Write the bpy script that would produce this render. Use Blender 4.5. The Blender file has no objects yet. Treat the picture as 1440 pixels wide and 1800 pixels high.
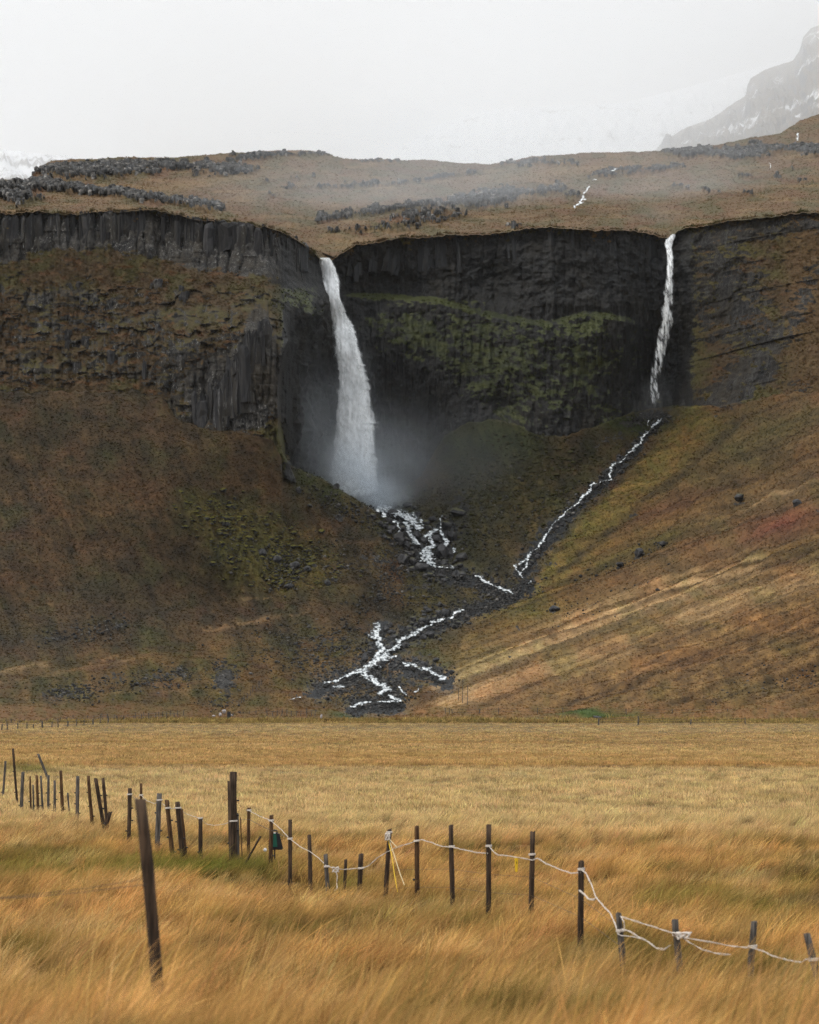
import bpy, math, random
import numpy as np

rng = np.random.default_rng(7)
random.seed(7)
sc = bpy.context.scene
C = sc.collection

# ------------------------------------------------------------------ camera
F, CX, CY = 5000.0, 720.0, 900.0          # focal length and centre in pixels of the 1440x1800 photograph
HOR = 1236.0                              # pixel row of the horizon
PITCH = math.atan((HOR - CY) / F)
CAMZ = 3.2
cam_d = bpy.data.cameras.new('camera')
cam = bpy.data.objects.new('camera', cam_d)
C.objects.link(cam)
cam.location = (0, 0, CAMZ)
cam.rotation_euler = (math.pi / 2 + PITCH, 0, 0)
cam_d.sensor_fit = 'HORIZONTAL'
cam_d.sensor_width = 36.0
cam_d.lens = 36.0 * F / 1440.0
cam_d.clip_start = 0.5
cam_d.clip_end = 30000
cam_d.dof.use_dof = True
cam_d.dof.focus_distance = 95.0
cam_d.dof.aperture_fstop = 4.8
sc.camera = cam
sc.render.resolution_x, sc.render.resolution_y = 819, 1024

# ------------------------------------------------------------------ sky, sun, exposure
SUN_EL, SUN_ROT = 42.0, 242.0      # elevation, compass bearing from +y: behind and to the left of the camera
w = bpy.data.worlds.new('World')
sc.world = w
w.use_nodes = True
nt = w.node_tree
nt.nodes.clear()
_out = nt.nodes.new('ShaderNodeOutputWorld')
_bg = nt.nodes.new('ShaderNodeBackground')
_sky = nt.nodes.new('ShaderNodeTexSky')
_sky.sky_type = 'NISHITA'
_sky.sun_disc = False
_sky.sun_elevation = math.radians(SUN_EL)
_sky.sun_rotation = math.radians(SUN_ROT)
_sky.air_density, _sky.dust_density = 1.0, 3.0
# closed cloud deck in front of the clear sky: brighter overhead than at the horizon, as an overcast sky is
_tc = nt.nodes.new('ShaderNodeTexCoord')
_sep = nt.nodes.new('ShaderNodeSeparateXYZ')
nt.links.new(_tc.outputs['Generated'], _sep.inputs[0])
_mr = nt.nodes.new('ShaderNodeMapRange')
_mr.inputs['From Min'].default_value = 0.0
_mr.inputs['From Max'].default_value = 1.0
_mr.inputs['To Min'].default_value = 7.2
_mr.inputs['To Max'].default_value = 18.0
nt.links.new(_sep.outputs['Z'], _mr.inputs['Value'])
_nz = nt.nodes.new('ShaderNodeTexNoise')
_nz.inputs['Scale'].default_value = 2.2
_nz.inputs['Detail'].default_value = 5
_map = nt.nodes.new('ShaderNodeMapping')
_map.inputs['Scale'].default_value = (1, 1, 3.2)
nt.links.new(_tc.outputs['Generated'], _map.inputs[0])
nt.links.new(_map.outputs[0], _nz.inputs['Vector'])
_mr2 = nt.nodes.new('ShaderNodeMapRange')
_mr2.inputs['From Min'].default_value = 0.3
_mr2.inputs['From Max'].default_value = 0.7
_mr2.inputs['To Min'].default_value = 0.95
_mr2.inputs['To Max'].default_value = 1.05
nt.links.new(_nz.outputs['Fac'], _mr2.inputs['Value'])
_mul = nt.nodes.new('ShaderNodeMath'); _mul.operation = 'MULTIPLY'
nt.links.new(_mr.outputs[0], _mul.inputs[0]); nt.links.new(_mr2.outputs[0], _mul.inputs[1])
_cl = nt.nodes.new('ShaderNodeVectorMath'); _cl.operation = 'SCALE'
_cl.inputs[0].default_value = (0.965, 0.99, 1.015)
nt.links.new(_mul.outputs[0], _cl.inputs['Scale'])
_mix = nt.nodes.new('ShaderNodeMix'); _mix.data_type = 'RGBA'
_mix.inputs['Factor'].default_value = 0.94
nt.links.new(_sky.outputs[0], _mix.inputs['A'])
nt.links.new(_cl.outputs[0], _mix.inputs['B'])
nt.links.new(_mix.outputs['Result'], _bg.inputs['Color'])
_bg.inputs['Strength'].default_value = 0.10
nt.links.new(_bg.outputs[0], _out.inputs['Surface'])

sun_d = bpy.data.lights.new('sun', 'SUN')
sun_d.energy = 1.5
sun_d.angle = math.radians(12)
sun_d.color = (1.0, 0.95, 0.87)
sun = bpy.data.objects.new('sun', sun_d)
C.objects.link(sun)
from mathutils import Vector
_b, _e = math.radians(SUN_ROT), math.radians(SUN_EL)
sun.rotation_euler = Vector((math.sin(_b) * math.cos(_e), math.cos(_b) * math.cos(_e), math.sin(_e))).to_track_quat('Z', 'Y').to_euler()
sun.location = (0, -50, 80)

sc.view_settings.view_transform = 'Standard'
sc.view_settings.look = 'None'
sc.view_settings.exposure = 0.0
sc.view_settings.gamma = 1.0
sc.view_settings.use_curve_mapping = False
sc.cycles.use_denoising = True
sc.cycles.denoising_prefilter = 'NONE'
sc.cycles.max_bounces = 8
sc.cycles.diffuse_bounces = 3
sc.cycles.glossy_bounces = 2
sc.cycles.transparent_max_bounces = 12
sc.cycles.volume_bounces = 5
sc.cycles.volume_step_rate = 2.0
sc.cycles.volume_max_steps = 96

# ------------------------------------------------------------------ pixel <-> world
_cp, _sp = math.cos(PITCH), math.sin(PITCH)

def ray(px, py):
    """direction through a photograph pixel, scaled so that its y component is 1"""
    a = (np.asarray(px, float) - CX) / F
    b = (CY - np.asarray(py, float)) / F
    d = _cp - b * _sp
    return a / d, (_sp + b * _cp) / d

def pt(px, py, Y):
    X, Z = ray(px, py)
    Y = np.asarray(Y, float)
    return np.stack(np.broadcast_arrays(X * Y, Y, CAMZ + Z * Y), -1)

def project(P):
    x, y, z = P[..., 0], P[..., 1], P[..., 2] - CAMZ
    f = y * _cp + z * _sp
    u = -y * _sp + z * _cp
    return CX + F * x / f, CY - F * u / f

# ------------------------------------------------------------------ noise
_perm = np.random.default_rng(3).permutation(256)
_perm = np.concatenate([_perm, _perm])
_ga = np.random.default_rng(4).uniform(0, 2 * math.pi, 256)
_gx, _gy = np.cos(_ga), np.sin(_ga)

def perlin(x, y, seed=0):
    x = np.asarray(x, float) + seed * 17.31
    y = np.asarray(y, float) + seed * 9.73
    xi, yi = np.floor(x).astype(int), np.floor(y).astype(int)
    xf, yf = x - xi, y - yi
    u = xf * xf * xf * (xf * (xf * 6 - 15) + 10)
    v = yf * yf * yf * (yf * (yf * 6 - 15) + 10)
    def g(ix, iy, dx, dy):
        h = _perm[(_perm[(ix + seed) & 255] + iy) & 255]
        return _gx[h] * dx + _gy[h] * dy
    n00 = g(xi, yi, xf, yf); n10 = g(xi + 1, yi, xf - 1, yf)
    n01 = g(xi, yi + 1, xf, yf - 1); n11 = g(xi + 1, yi + 1, xf - 1, yf - 1)
    a = n00 + u * (n10 - n00); b = n01 + u * (n11 - n01)
    return (a + v * (b - a)) * 1.5

def fbm(x, y, oct=4, seed=0, gain=0.5):
    s, a, t = 0, 1.0, 0
    for k in range(oct):
        s = s + a * perlin(x, y, seed + k * 5); t += a
        x = np.asarray(x) * 2.03; y = np.asarray(y) * 2.03; a *= gain
    return s / t

def rand1(i, seed=0):
    i = np.asarray(i).astype(np.int64)
    h = (i * 374761393 + seed * 668265263) & 0xFFFFFFFF
    h = ((h ^ (h >> 13)) * 1274126177) & 0xFFFFFFFF
    return ((h ^ (h >> 16)) & 0xFFFF) / 65535.0

def sstep(a, b, x):
    t = np.clip((np.asarray(x, float) - a) / (b - a), 0, 1)
    return t * t * (3 - 2 * t)

def curve(pts):
    xs = [p[0] for p in pts]; ys = [p[1] for p in pts]
    return lambda x: np.interp(x, xs, ys)

def dline(px, py, pts):
    """pixel distance to a polyline"""
    d = np.full(np.shape(px), 1e9)
    for (x0, y0), (x1, y1) in zip(pts[:-1], pts[1:]):
        ex, ey = x1 - x0, y1 - y0
        t = np.clip(((px - x0) * ex + (py - y0) * ey) / (ex * ex + ey * ey + 1e-9), 0, 1)
        d = np.minimum(d, np.hypot(px - x0 - t * ex, py - y0 - t * ey))
    return d

def blob(px, py, cx, cy, rx, ry, ang=0.0):
    c, s = math.cos(math.radians(ang)), math.sin(math.radians(ang))
    dx, dy = px - cx, py - cy
    return np.exp(-(((dx * c - dy * s) / rx) ** 2 + ((dx * s + dy * c) / ry) ** 2))

class TPS:
    """smooth surface through scattered (px, py, depth) points, sampled from a coarse table"""
    X0, X1, Y0, Y1, ST = -200, 1648, 150, 1310, 8
    def __init__(self, pts, lam=1e-3):
        p = np.array(pts, float); n = len(p)
        q = p[:, :2] / 100.0
        r = np.hypot(q[:, None, 0] - q[None, :, 0], q[:, None, 1] - q[None, :, 1])
        K = self.u(r) + lam * np.eye(n)
        Pm = np.c_[np.ones(n), q]
        A = np.zeros((n + 3, n + 3)); A[:n, :n] = K; A[:n, n:] = Pm; A[n:, :n] = Pm.T
        s = np.linalg.solve(A, np.r_[p[:, 2], 0, 0, 0])
        gx, gy = np.meshgrid(np.arange(self.X0, self.X1 + 1, self.ST), np.arange(self.Y0, self.Y1 + 1, self.ST))
        f = s[n] + s[n + 1] * gx / 100 + s[n + 2] * gy / 100
        for k in range(n):
            f = f + s[k] * self.u(np.hypot(gx / 100 - q[k, 0], gy / 100 - q[k, 1]))
        self.t = f
    @staticmethod
    def u(r):
        return np.where(r > 1e-9, r * r * np.log(np.maximum(r, 1e-9)), 0)
    def __call__(self, px, py):
        x = np.clip((np.asarray(px, float) - self.X0) / self.ST, 0, self.t.shape[1] - 1.001)
        y = np.clip((np.asarray(py, float) - self.Y0) / self.ST, 0, self.t.shape[0] - 1.001)
        x, y = np.broadcast_arrays(x, y)
        i, j = x.astype(int), y.astype(int); u, v = x - i, y - j
        t = self.t
        return (t[j, i] * (1 - u) + t[j, i + 1] * u) * (1 - v) + (t[j + 1, i] * (1 - u) + t[j + 1, i + 1] * u) * v

# ------------------------------------------------------------------ scene helpers
def setp(o, **k):
    for a, b in k.items():
        if b is not None: o[a] = b
    return o

def link(o, parent=None):
    C.objects.link(o)
    if parent is not None: o.parent = parent
    return o

def empty(name, loc, label=None, category=None, group=None):
    o = bpy.data.objects.new(name, None)
    o.location = loc; o.empty_display_size = 0.1
    link(o)
    return setp(o, label=label, category=category, group=group)

def mesh_np(name, V, Q, mat, attrs=None, smooth=True):
    """mesh from a vertex array and a quad or triangle array"""
    me = bpy.data.meshes.new(name)
    V = np.ascontiguousarray(V, np.float32).reshape(-1, 3); Q = np.ascontiguousarray(Q, np.int32)
    k = Q.shape[1]
    me.vertices.add(len(V)); me.vertices.foreach_set('co', V.ravel())
    me.loops.add(Q.size); me.loops.foreach_set('vertex_index', Q.ravel())
    me.polygons.add(len(Q)); me.polygons.foreach_set('loop_start', np.arange(0, Q.size, k, dtype=np.int32))
    me.update(calc_edges=True)
    if smooth: me.polygons.foreach_set('use_smooth', np.ones(len(Q), bool))
    for an, av in (attrs or {}).items():
        av = np.asarray(av, np.float32)
        if av.ndim == 1 or av.shape[-1] not in (3, 4):
            a = me.attributes.new(an, 'FLOAT', 'POINT'); a.data.foreach_set('value', av.ravel())
        else:
            if av.shape[-1] == 3: av = np.concatenate([av, np.ones(av.shape[:-1] + (1,), np.float32)], -1)
            a = me.attributes.new(an, 'FLOAT_COLOR', 'POINT'); a.data.foreach_set('color', np.ascontiguousarray(av).ravel())
    if mat: me.materials.append(mat)
    return me

def grid_quads(nr, nc):
    i = np.arange(nr * nc).reshape(nr, nc)
    return np.stack([i[:-1, :-1], i[:-1, 1:], i[1:, 1:], i[1:, :-1]], -1).reshape(-1, 4)

def sheet(name, P, mat, attrs, flip=False):
    nr, nc = P.shape[:2]
    q = grid_quads(nr, nc)
    if flip: q = q[:, ::-1]
    fl = {}
    for k, a in attrs.items():
        a = np.asarray(a)
        fl[k] = a.reshape(-1, a.shape[-1]) if a.ndim == 3 else a.ravel()
    return bpy.data.objects.new(name, mesh_np(name, P.reshape(-1, 3), q, mat, fl))

def lerp3(a, b, t):
    return np.asarray(a) + (np.asarray(b) - np.asarray(a)) * t[..., None]

def blend(col, c, t):
    t = np.clip(t, 0, 1)[..., None]
    return col * (1 - t) + np.asarray(c) * t

# ------------------------------------------------------------------ materials
class NT:
    def __init__(self, name):
        self.m = bpy.data.materials.new(name); self.m.use_nodes = True
        self.t = self.m.node_tree; self.t.nodes.clear()
        self.out = self.n('ShaderNodeOutputMaterial')
    def n(self, t, **k):
        o = self.t.nodes.new(t)
        for a, b in k.items(): setattr(o, a, b)
        return o
    def l(self, a, b): self.t.links.new(a, b)
    def val(self, x, sock):
        if hasattr(x, 'is_linked') or hasattr(x, 'links'): self.l(x, sock)
        else: sock.default_value = x
    def math(self, op, a, b=0.0, clamp=False):
        o = self.n('ShaderNodeMath', operation=op, use_clamp=clamp)
        self.val(a, o.inputs[0]); self.val(b, o.inputs[1]); return o.outputs[0]
    def mix(self, f, a, b, mode='MIX'):
        o = self.n('ShaderNodeMix', data_type='RGBA', blend_type=mode)
        self.val(f, o.inputs['Factor'])
        for s, x in (('A', a), ('B', b)):
            if isinstance(x, tuple): o.inputs[s].default_value = (*x[:3], 1)
            else: self.l(x, o.inputs[s])
        return o.outputs['Result']
    def noise(self, scale, detail=3, vec=None, stretch=None, rough=0.55):
        o = self.n('ShaderNodeTexNoise')
        o.inputs['Scale'].default_value = scale; o.inputs['Detail'].default_value = detail
        o.inputs['Roughness'].default_value = rough
        if vec is None: vec = self.obj
        if stretch:
            mp = self.n('ShaderNodeMapping'); mp.inputs['Scale'].default_value = stretch
            self.l(vec, mp.inputs[0]); vec = mp.outputs[0]
        self.l(vec, o.inputs['Vector'])
        return o.outputs['Fac']
    @property
    def obj(self):
        if not hasattr(self, '_o'): self._o = self.n('ShaderNodeTexCoord').outputs['Object']
        return self._o
    def ramp(self, x, a, b, lo=0.0, hi=1.0):
        o = self.n('ShaderNodeMapRange', interpolation_type='SMOOTHSTEP')
        self.val(x, o.inputs['Value'])
        o.inputs['From Min'].default_value = a; o.inputs['From Max'].default_value = b
        o.inputs['To Min'].default_value = lo; o.inputs['To Max'].default_value = hi
        return o.outputs[0]
    def attr(self, name, typ='GEOMETRY'):
        return self.n('ShaderNodeAttribute', attribute_name=name, attribute_type=typ)
    def bsdf(self, col, rough=0.9, spec=0.2, normal=None):
        o = self.n('ShaderNodeBsdfPrincipled')
        if isinstance(col, tuple): o.inputs['Base Color'].default_value = (*col[:3], 1)
        else: self.l(col, o.inputs['Base Color'])
        self.val(rough, o.inputs['Roughness']); self.val(spec, o.inputs['Specular IOR Level'])
        if normal: self.l(normal, o.inputs['Normal'])
        return o.outputs[0]
    def bump(self, h, strength=0.5, dist=0.1):
        o = self.n('ShaderNodeBump'); o.inputs['Strength'].default_value = strength; o.inputs['Distance'].default_value = dist
        self.l(h, o.inputs['Height']); return o.outputs[0]
    def scale(self, col, f):
        o = self.n('ShaderNodeVectorMath', operation='SCALE'); self.l(col, o.inputs[0]); self.val(f, o.inputs['Scale'])
        return o.outputs[0]
    def done(self, s, vol=None):
        if s is not None: self.l(s, self.out.inputs['Surface'])
        if vol is not None: self.l(vol, self.out.inputs['Volume'])
        return self.m

def rock_color(t, dark=(0.009, 0.0095, 0.011), mid=(0.045, 0.043, 0.043), lich=(0.24, 0.24, 0.24)):
    a = t.noise(0.35, 5, stretch=(1, 1, 0.28), rough=0.65)
    b = t.noise(1.4, 4, stretch=(1, 1, 0.5), rough=0.7)
    c = t.mix(t.ramp(t.math('ADD', t.math('MULTIPLY', a, 0.5), t.math('MULTIPLY', b, 0.5)), 0.38, 0.64), dark, mid)
    c = t.mix(t.ramp(t.noise(0.3, 4, rough=0.7), 0.45, 0.65, 0.0, 0.7), c, (0.03, 0.025, 0.016))
    sp = t.noise(2.6, 3, stretch=(1, 1, 0.6), rough=0.8)
    reg = t.noise(0.12, 3)
    f = t.math('MULTIPLY', t.ramp(sp, 0.58, 0.70), t.ramp(reg, 0.38, 0.62))
    return t.mix(f, c, lich), b

def make_terrain():
    t = NT('terrain_cover')
    veg = t.attr('col').outputs['Color']
    gb = t.attr('gb').outputs['Fac']; wet = t.attr('wet').outputs['Fac']; lt = t.attr('lich').outputs['Fac']
    n1 = t.noise(0.5, 4, rough=0.65); n2 = t.noise(2.2, 4, rough=0.75)
    v = t.math('ADD', t.math('MULTIPLY', n1, 0.9), t.math('MULTIPLY', n2, 1.5))
    veg = t.scale(veg, t.ramp(v, 0.85, 1.55, 0.65, 1.35))
    dark, mid = (0.008, 0.0082, 0.009), (0.062, 0.058, 0.053)
    a = t.noise(0.35, 5, stretch=(1, 1, 0.25), rough=0.65)
    b = t.noise(1.3, 4, stretch=(1, 1, 0.45), rough=0.7)
    rock = t.mix(t.ramp(t.math('ADD', t.math('MULTIPLY', a, 0.5), t.math('MULTIPLY', b, 0.5)), 0.40, 0.62), dark, mid)
    sp = t.noise(1.7, 4, stretch=(1, 1, 0.5), rough=0.85); reg = t.noise(0.10, 3)
    f = t.math('MULTIPLY', t.math('MULTIPLY', t.ramp(sp, 0.56, 0.66), t.ramp(reg, 0.34, 0.56)), lt)
    rock = t.mix(f, rock, (0.28, 0.272, 0.255))
    rock = t.mix(t.ramp(t.noise(0.07, 4, rough=0.7), 0.45, 0.65, 0.0, 0.75), rock, (0.036, 0.029, 0.019))
    rock = t.scale(rock, t.math('ADD', 0.62, t.math('MULTIPLY', lt, 0.30)))
    rock = t.mix(wet, rock, (0.36, 0.42, 0.49), 'MULTIPLY')  # darkens wet rock; also carries painted alcove shade and outcrop cracks
    nz = t.n('ShaderNodeSeparateXYZ'); t.l(t.n('ShaderNodeNewGeometry').outputs['Normal'], nz.inputs[0])
    k = t.math('ADD', t.math('MULTIPLY', t.math('SUBTRACT', nz.outputs['Z'], 0.42), 2.4), t.math('MULTIPLY', gb, 2.0))
    k = t.math('ADD', k, t.math('MULTIPLY', t.math('SUBTRACT', n1, 0.5), 2.2))
    fac = t.ramp(k, 0.25, 0.75)
    col = t.mix(fac, rock, veg)
    h = t.math('ADD', t.math('MULTIPLY', n2, 0.6), t.math('MULTIPLY', b, 0.6))
    rough = t.math('SUBTRACT', 0.95, t.math('MULTIPLY', wet, 0.45))
    bp = t.n('ShaderNodeBump'); bp.inputs['Distance'].default_value = 0.5; t.l(h, bp.inputs['Height']); t.l(t.ramp(fac, 0, 1, 0.85, 0.35), bp.inputs['Strength'])
    return t.done(t.bsdf(col, rough, 0.25, bp.outputs[0]))

M_TERRAIN = make_terrain()

def make_basalt():
    t = NT('basalt'); c, b = rock_color(t)
    oi = t.n('ShaderNodeObjectInfo')
    c = t.scale(c, t.ramp(oi.outputs['Random'], 0, 1, 0.6, 1.25))
    return t.done(t.bsdf(c, 0.9, 0.25, t.bump(b, 0.8, 0.4)))
M_BASALT = make_basalt()

def make_boulder():
    t = NT('wet_boulder_rock')
    a = t.noise(0.9, 4); b = t.noise(4.0, 3)
    c = t.mix(t.ramp(a, 0.4, 0.65), (0.011, 0.011, 0.013), (0.045, 0.044, 0.045))
    g = t.n('ShaderNodeSeparateXYZ'); t.l(t.n('ShaderNodeNewGeometry').outputs['Normal'], g.inputs[0])
    oi = t.n('ShaderNodeObjectInfo')
    f = t.math('MULTIPLY', t.ramp(t.math('ADD', g.outputs['Z'], b), 1.05, 1.4), t.ramp(oi.outputs['Random'], 0.55, 0.75))
    c = t.mix(f, c, (0.05, 0.048, 0.014))
    return t.done(t.bsdf(c, 0.6, 0.35, t.bump(b, 0.6, 0.15)))
M_BOULDER = make_boulder()

def make_scree():
    t = NT('scree_rock')
    a = t.noise(0.6, 4); b = t.noise(3.0, 3)
    c = t.mix(t.ramp(a, 0.38, 0.62), (0.013, 0.0128, 0.013), (0.075, 0.070, 0.064))
    c = t.mix(t.ramp(b, 0.62, 0.72), c, (0.18, 0.173, 0.16))
    c = t.scale(c, t.attr('tone').outputs['Fac'])
    return t.done(t.bsdf(c, 0.8, 0.3))
M_SCREE = make_scree()

def make_water(name, col=(0.95, 0.97, 0.98), stretch=(0.5, 0.5, 0.07), thr=(0.30, 0.62), low=0.93):
    t = NT(name)
    den = t.attr('den').outputs['Fac']
    a = t.noise(1.0, 5, stretch=stretch, rough=0.7)
    b = t.noise(2.6, 4, stretch=stretch, rough=0.7)
    n = t.math('ADD', t.math('MULTIPLY', a, 0.6), t.math('MULTIPLY', b, 0.4))
    al = t.math('MULTIPLY', t.ramp(t.math('ADD', n, t.math('SUBTRACT', den, 0.5)), thr[0], thr[1]), t.ramp(den, 0.0, 0.25))
    c = t.mix(t.ramp(b, 0.34, 0.6), tuple(low * x for x in col), col)
    if low > 0.8: c = t.scale(c, t.ramp(t.noise(0.16, 4, stretch=(1.6, 1.6, 0.28), rough=0.65), 0.32, 0.55, 0.74, 1.02))
    d = t.n('ShaderNodeBsdfDiffuse'); t.l(c, d.inputs[0])
    tr = t.n('ShaderNodeBsdfTranslucent'); t.l(c, tr.inputs[0])
    m1 = t.n('ShaderNodeMixShader'); m1.inputs[0].default_value = 0.12
    t.l(d.outputs[0], m1.inputs[1]); t.l(tr.outputs[0], m1.inputs[2])
    tp = t.n('ShaderNodeBsdfTransparent')
    m2 = t.n('ShaderNodeMixShader'); t.l(al, m2.inputs[0]); t.l(tp.outputs[0], m2.inputs[1]); t.l(m1.outputs[0], m2.inputs[2])
    return t.done(m2.outputs[0])

M_FALL = make_water('falling_water', stretch=(0.35, 0.35, 0.07), thr=(0.14, 0.62))
def make_stream():
    t = NT('white_water')
    den = t.attr('den').outputs['Fac']; tone = t.attr('tone').outputs['Fac']
    n = t.noise(3.0, 2)
    al = t.ramp(t.math('ADD', den, t.math('MULTIPLY', t.math('SUBTRACT', n, 0.5), 0.15)), 0.34, 0.86)
    c = t.mix(t.ramp(tone, 0.12, 0.72), (0.12, 0.14, 0.15), (0.78, 0.81, 0.82))
    d = t.bsdf(c, 0.35, 0.5); tp = t.n('ShaderNodeBsdfTransparent')
    m2 = t.n('ShaderNodeMixShader'); t.l(al, m2.inputs[0]); t.l(tp.outputs[0], m2.inputs[1]); t.l(d, m2.inputs[2])
    return t.done(m2.outputs[0])
M_STREAM = make_stream()

def make_wood(name, a, b):
    t = NT(name)
    g = t.noise(9.0, 4, stretch=(3, 3, 0.22), rough=0.7); s = t.noise(3.0, 3)
    oi = t.n('ShaderNodeObjectInfo')
    c = t.mix(t.ramp(g, 0.35, 0.68), a, b)
    c = t.scale(c, t.math('ADD', t.ramp(s, 0.3, 0.7, 0.65, 1.2), t.math('MULTIPLY', oi.outputs['Random'], 0.25)))
    return t.done(t.bsdf(c, 0.85, 0.2, t.bump(g, 0.7, 0.02)))
M_WOOD = make_wood('weathered_brown_wood', (0.018, 0.012, 0.008), (0.075, 0.048, 0.03))
M_WOODG = make_wood('weathered_grey_wood', (0.035, 0.03, 0.026), (0.13, 0.115, 0.10))
M_WOODR = make_wood('reddish_brown_wood', (0.03, 0.015, 0.008), (0.12, 0.066, 0.03))

def simple(name, col, rough=0.6, spec=0.3, var=0.25, scale=20):
    t = NT(name)
    c = t.mix(t.noise(scale, 3), tuple(x * (1 - var) for x in col), tuple(min(1, x * (1 + var)) for x in col))
    return t.done(t.bsdf(c, rough, spec))
M_ROPE = simple('white_rope', (0.62, 0.56, 0.50), 0.9, 0.1, 0.25, 40)
M_WIRE = simple('dark_wire', (0.06, 0.055, 0.055), 0.6)
M_BLACK = simple('black_plastic', (0.012, 0.012, 0.014), 0.45, 0.4)
M_GREEN = simple('green_plastic', (0.008, 0.085, 0.055), 0.45, 0.4)
M_RED = simple('red_plastic', (0.35, 0.02, 0.02), 0.5)
M_YELLOW = simple('yellow_plastic', (0.72, 0.46, 0.02), 0.5, 0.3, 0.1)
M_STRAPW = simple('cream_strap', (0.60, 0.50, 0.30), 0.8, 0.1, 0.1)
M_WHITE = simple('white_plastic', (0.7, 0.7, 0.7), 0.5)

# ------------------------------------------------------------------ near and far ground
def ground_z(x, y):
    x = np.asarray(x, float); y = np.asarray(y, float)
    z = 1.06 * (1 - sstep(15, 33, y))
    near = 1 - sstep(55, 110, y)
    z = z + near * (0.16 * fbm(x * 0.45, y * 0.3, 3, 11) + 0.07 * fbm(x * 1.6, y * 1.2, 2, 12))
    z = z + 0.10 * fbm(x * 0.02, y * 0.012, 2, 13) * sstep(60, 150, y)
    # shallow ditch that the rope fence dips through, and a low swell on the left
    z = z - 0.38 * np.exp(-((x + 2.1 - (y - 47) * 0.25) / 1.3) ** 2 - ((y - 48.5) / 3.4) ** 2)
    z = z + 0.22 * np.exp(-((x + 4.6) / 2.6) ** 2 - ((y - 46) / 6) ** 2)
    z = z + 0.35 * np.exp(-((x + 9.3) / 1.6) ** 2 - ((y - 74) / 3) ** 2) * 0.4
    return z

# flat-colour plan of the grassland, per world position
def grass_color(x, y):
    """base colour of the dry grass by place: straw, orange and green patches"""
    px, py = project(np.stack([x, y, np.zeros_like(x)], -1))
    straw = np.array([0.56, 0.395, 0.18]); orange = np.array([0.48, 0.275, 0.095])
    olive = np.array([0.145, 0.11, 0.03]); green = np.array([0.11, 0.115, 0.02]); dark = np.array([0.075, 0.05, 0.024])
    far = sstep(60, 76, y + 5 * fbm(x * 0.12, y * 0.1, 2, 21) + 0.25 * x)      # mown straw field
    col = lerp3(orange, straw, far)
    # bands across the far field, lines of constant distance
    wob = 6 * fbm(x * 0.02, y * 0.004, 2, 22)
    b = np.interp(y + wob, [60, 138, 150, 175, 215, 225, 300, 330, 420, 470, 560], [0, 0, 0.85, 0.75, 0.45, 0.7, 0.45, 0.1, 0.1, 0.7, 0.9])
    st = fbm(x * 0.015, y * 0.06, 3, 23)
    col = blend(col, orange * 0.90, np.clip(b * 0.85 + 0.6 * st * (y > 140), 0, 1))
    g = fbm(x * 0.25, y * 0.2, 4, 24)
    col = blend(col, olive, sstep(-0.04, 0.34, g) * 0.85 * (1 - 0.7 * far))
    col = blend(col, straw * 1.05, sstep(0.05, 0.5, fbm(x * 0.5, y * 0.35, 3, 25)) * 0.6 * (1 - far))
    g2 = fbm(x * 0.8 / (1 + y / 60), y * 0.5 / (1 + y / 60), 4, 26)
    col = blend(col, olive * 1.5, sstep(0.2, 0.5, g2) * 0.3 * far)
    for cx, cy, rx, ry, k in ((120, 1548, 240, 34, 0.9), (330, 1540, 110, 26, 0.85), (470, 1540, 60, 16, 0.8), (610, 1562, 80, 14, 0.95), (600, 1668, 170, 30, 0.55),
                              (1190, 1600, 110, 16, 0.85), (1330, 1612, 90, 16, 0.8), (1400, 1544, 70, 8, 0.9), (1170, 1547, 50, 6, 0.7), (50, 1352, 50, 10, 0.8),
                              (800, 1600, 130, 14, 0.5), (60, 1690, 140, 20, 0.5), (420, 1690, 90, 22, 0.6), (830, 1655, 60, 18, 0.6), (1010, 1740, 60, 18, 0.5), (730, 1545, 60, 7, 0.6), (1390, 1585, 60, 20, 0.6)):
        m = blob(px, py, cx, cy, rx, ry) * (0.75 + 0.9 * fbm(x * 0.9, y * 0.6, 3, 27))
        col = blend(col, green if (cx < 700 or cx > 1100) and cy < 1620 else olive, np.clip(m * k * 1.25, 0, 1) * 0.9)
    for cx, cy, rx, ry in ((610, 1566, 75, 8), (1400, 1545, 60, 4), (1440, 1600, 60, 12), (400, 1692, 50, 9), (1180, 1546, 40, 3), (355, 1695, 60, 8)):
        col = blend(col, dark, np.clip(1.2 * blob(px, py, cx, cy, rx, ry), 0, 1) * 0.85)
    return col

def make_meadow_mat():
    t = NT('meadow_soil')
    c = t.attr('col').outputs['Color']
    a = t.noise(0.9, 5, stretch=(1, 0.6, 1), rough=0.7); b = t.noise(6.0, 4, stretch=(1, 0.5, 1), rough=0.7)
    v = t.math('ADD', t.math('MULTIPLY', a, 0.6), t.math('MULTIPLY', b, 0.5))
    c = t.scale(c, t.ramp(v, 0.38, 0.75, 0.55, 1.05))
    return t.done(t.bsdf(c, 0.95, 0.1, t.bump(b, 0.6, 0.08)))

ys = np.concatenate([np.linspace(-40, 12, 14), np.geomspace(12.6, 640, 520), np.geomspace(660, 9000, 30)])
us = np.concatenate([np.linspace(-1.6, -0.2, 16), np.linspace(-0.19, 0.19, 460), np.linspace(0.2, 1.6, 16)])
GY, GU = np.meshgrid(ys, us, indexing='ij')
GX = GU * np.maximum(GY, 14.0)
GXn = GX
gz = ground_z(GXn, GY)
gz = np.where(GY > 640, -1.5, gz)
meadow = sheet('meadow', np.stack([GXn, GY, gz], -1), make_meadow_mat(), {'col': grass_color(GXn, np.maximum(GY, 13.0)) * 0.36})
link(meadow)
setp(meadow, kind='structure', label='golden meadow of dry grass stretching to the foot of the hills')

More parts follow.
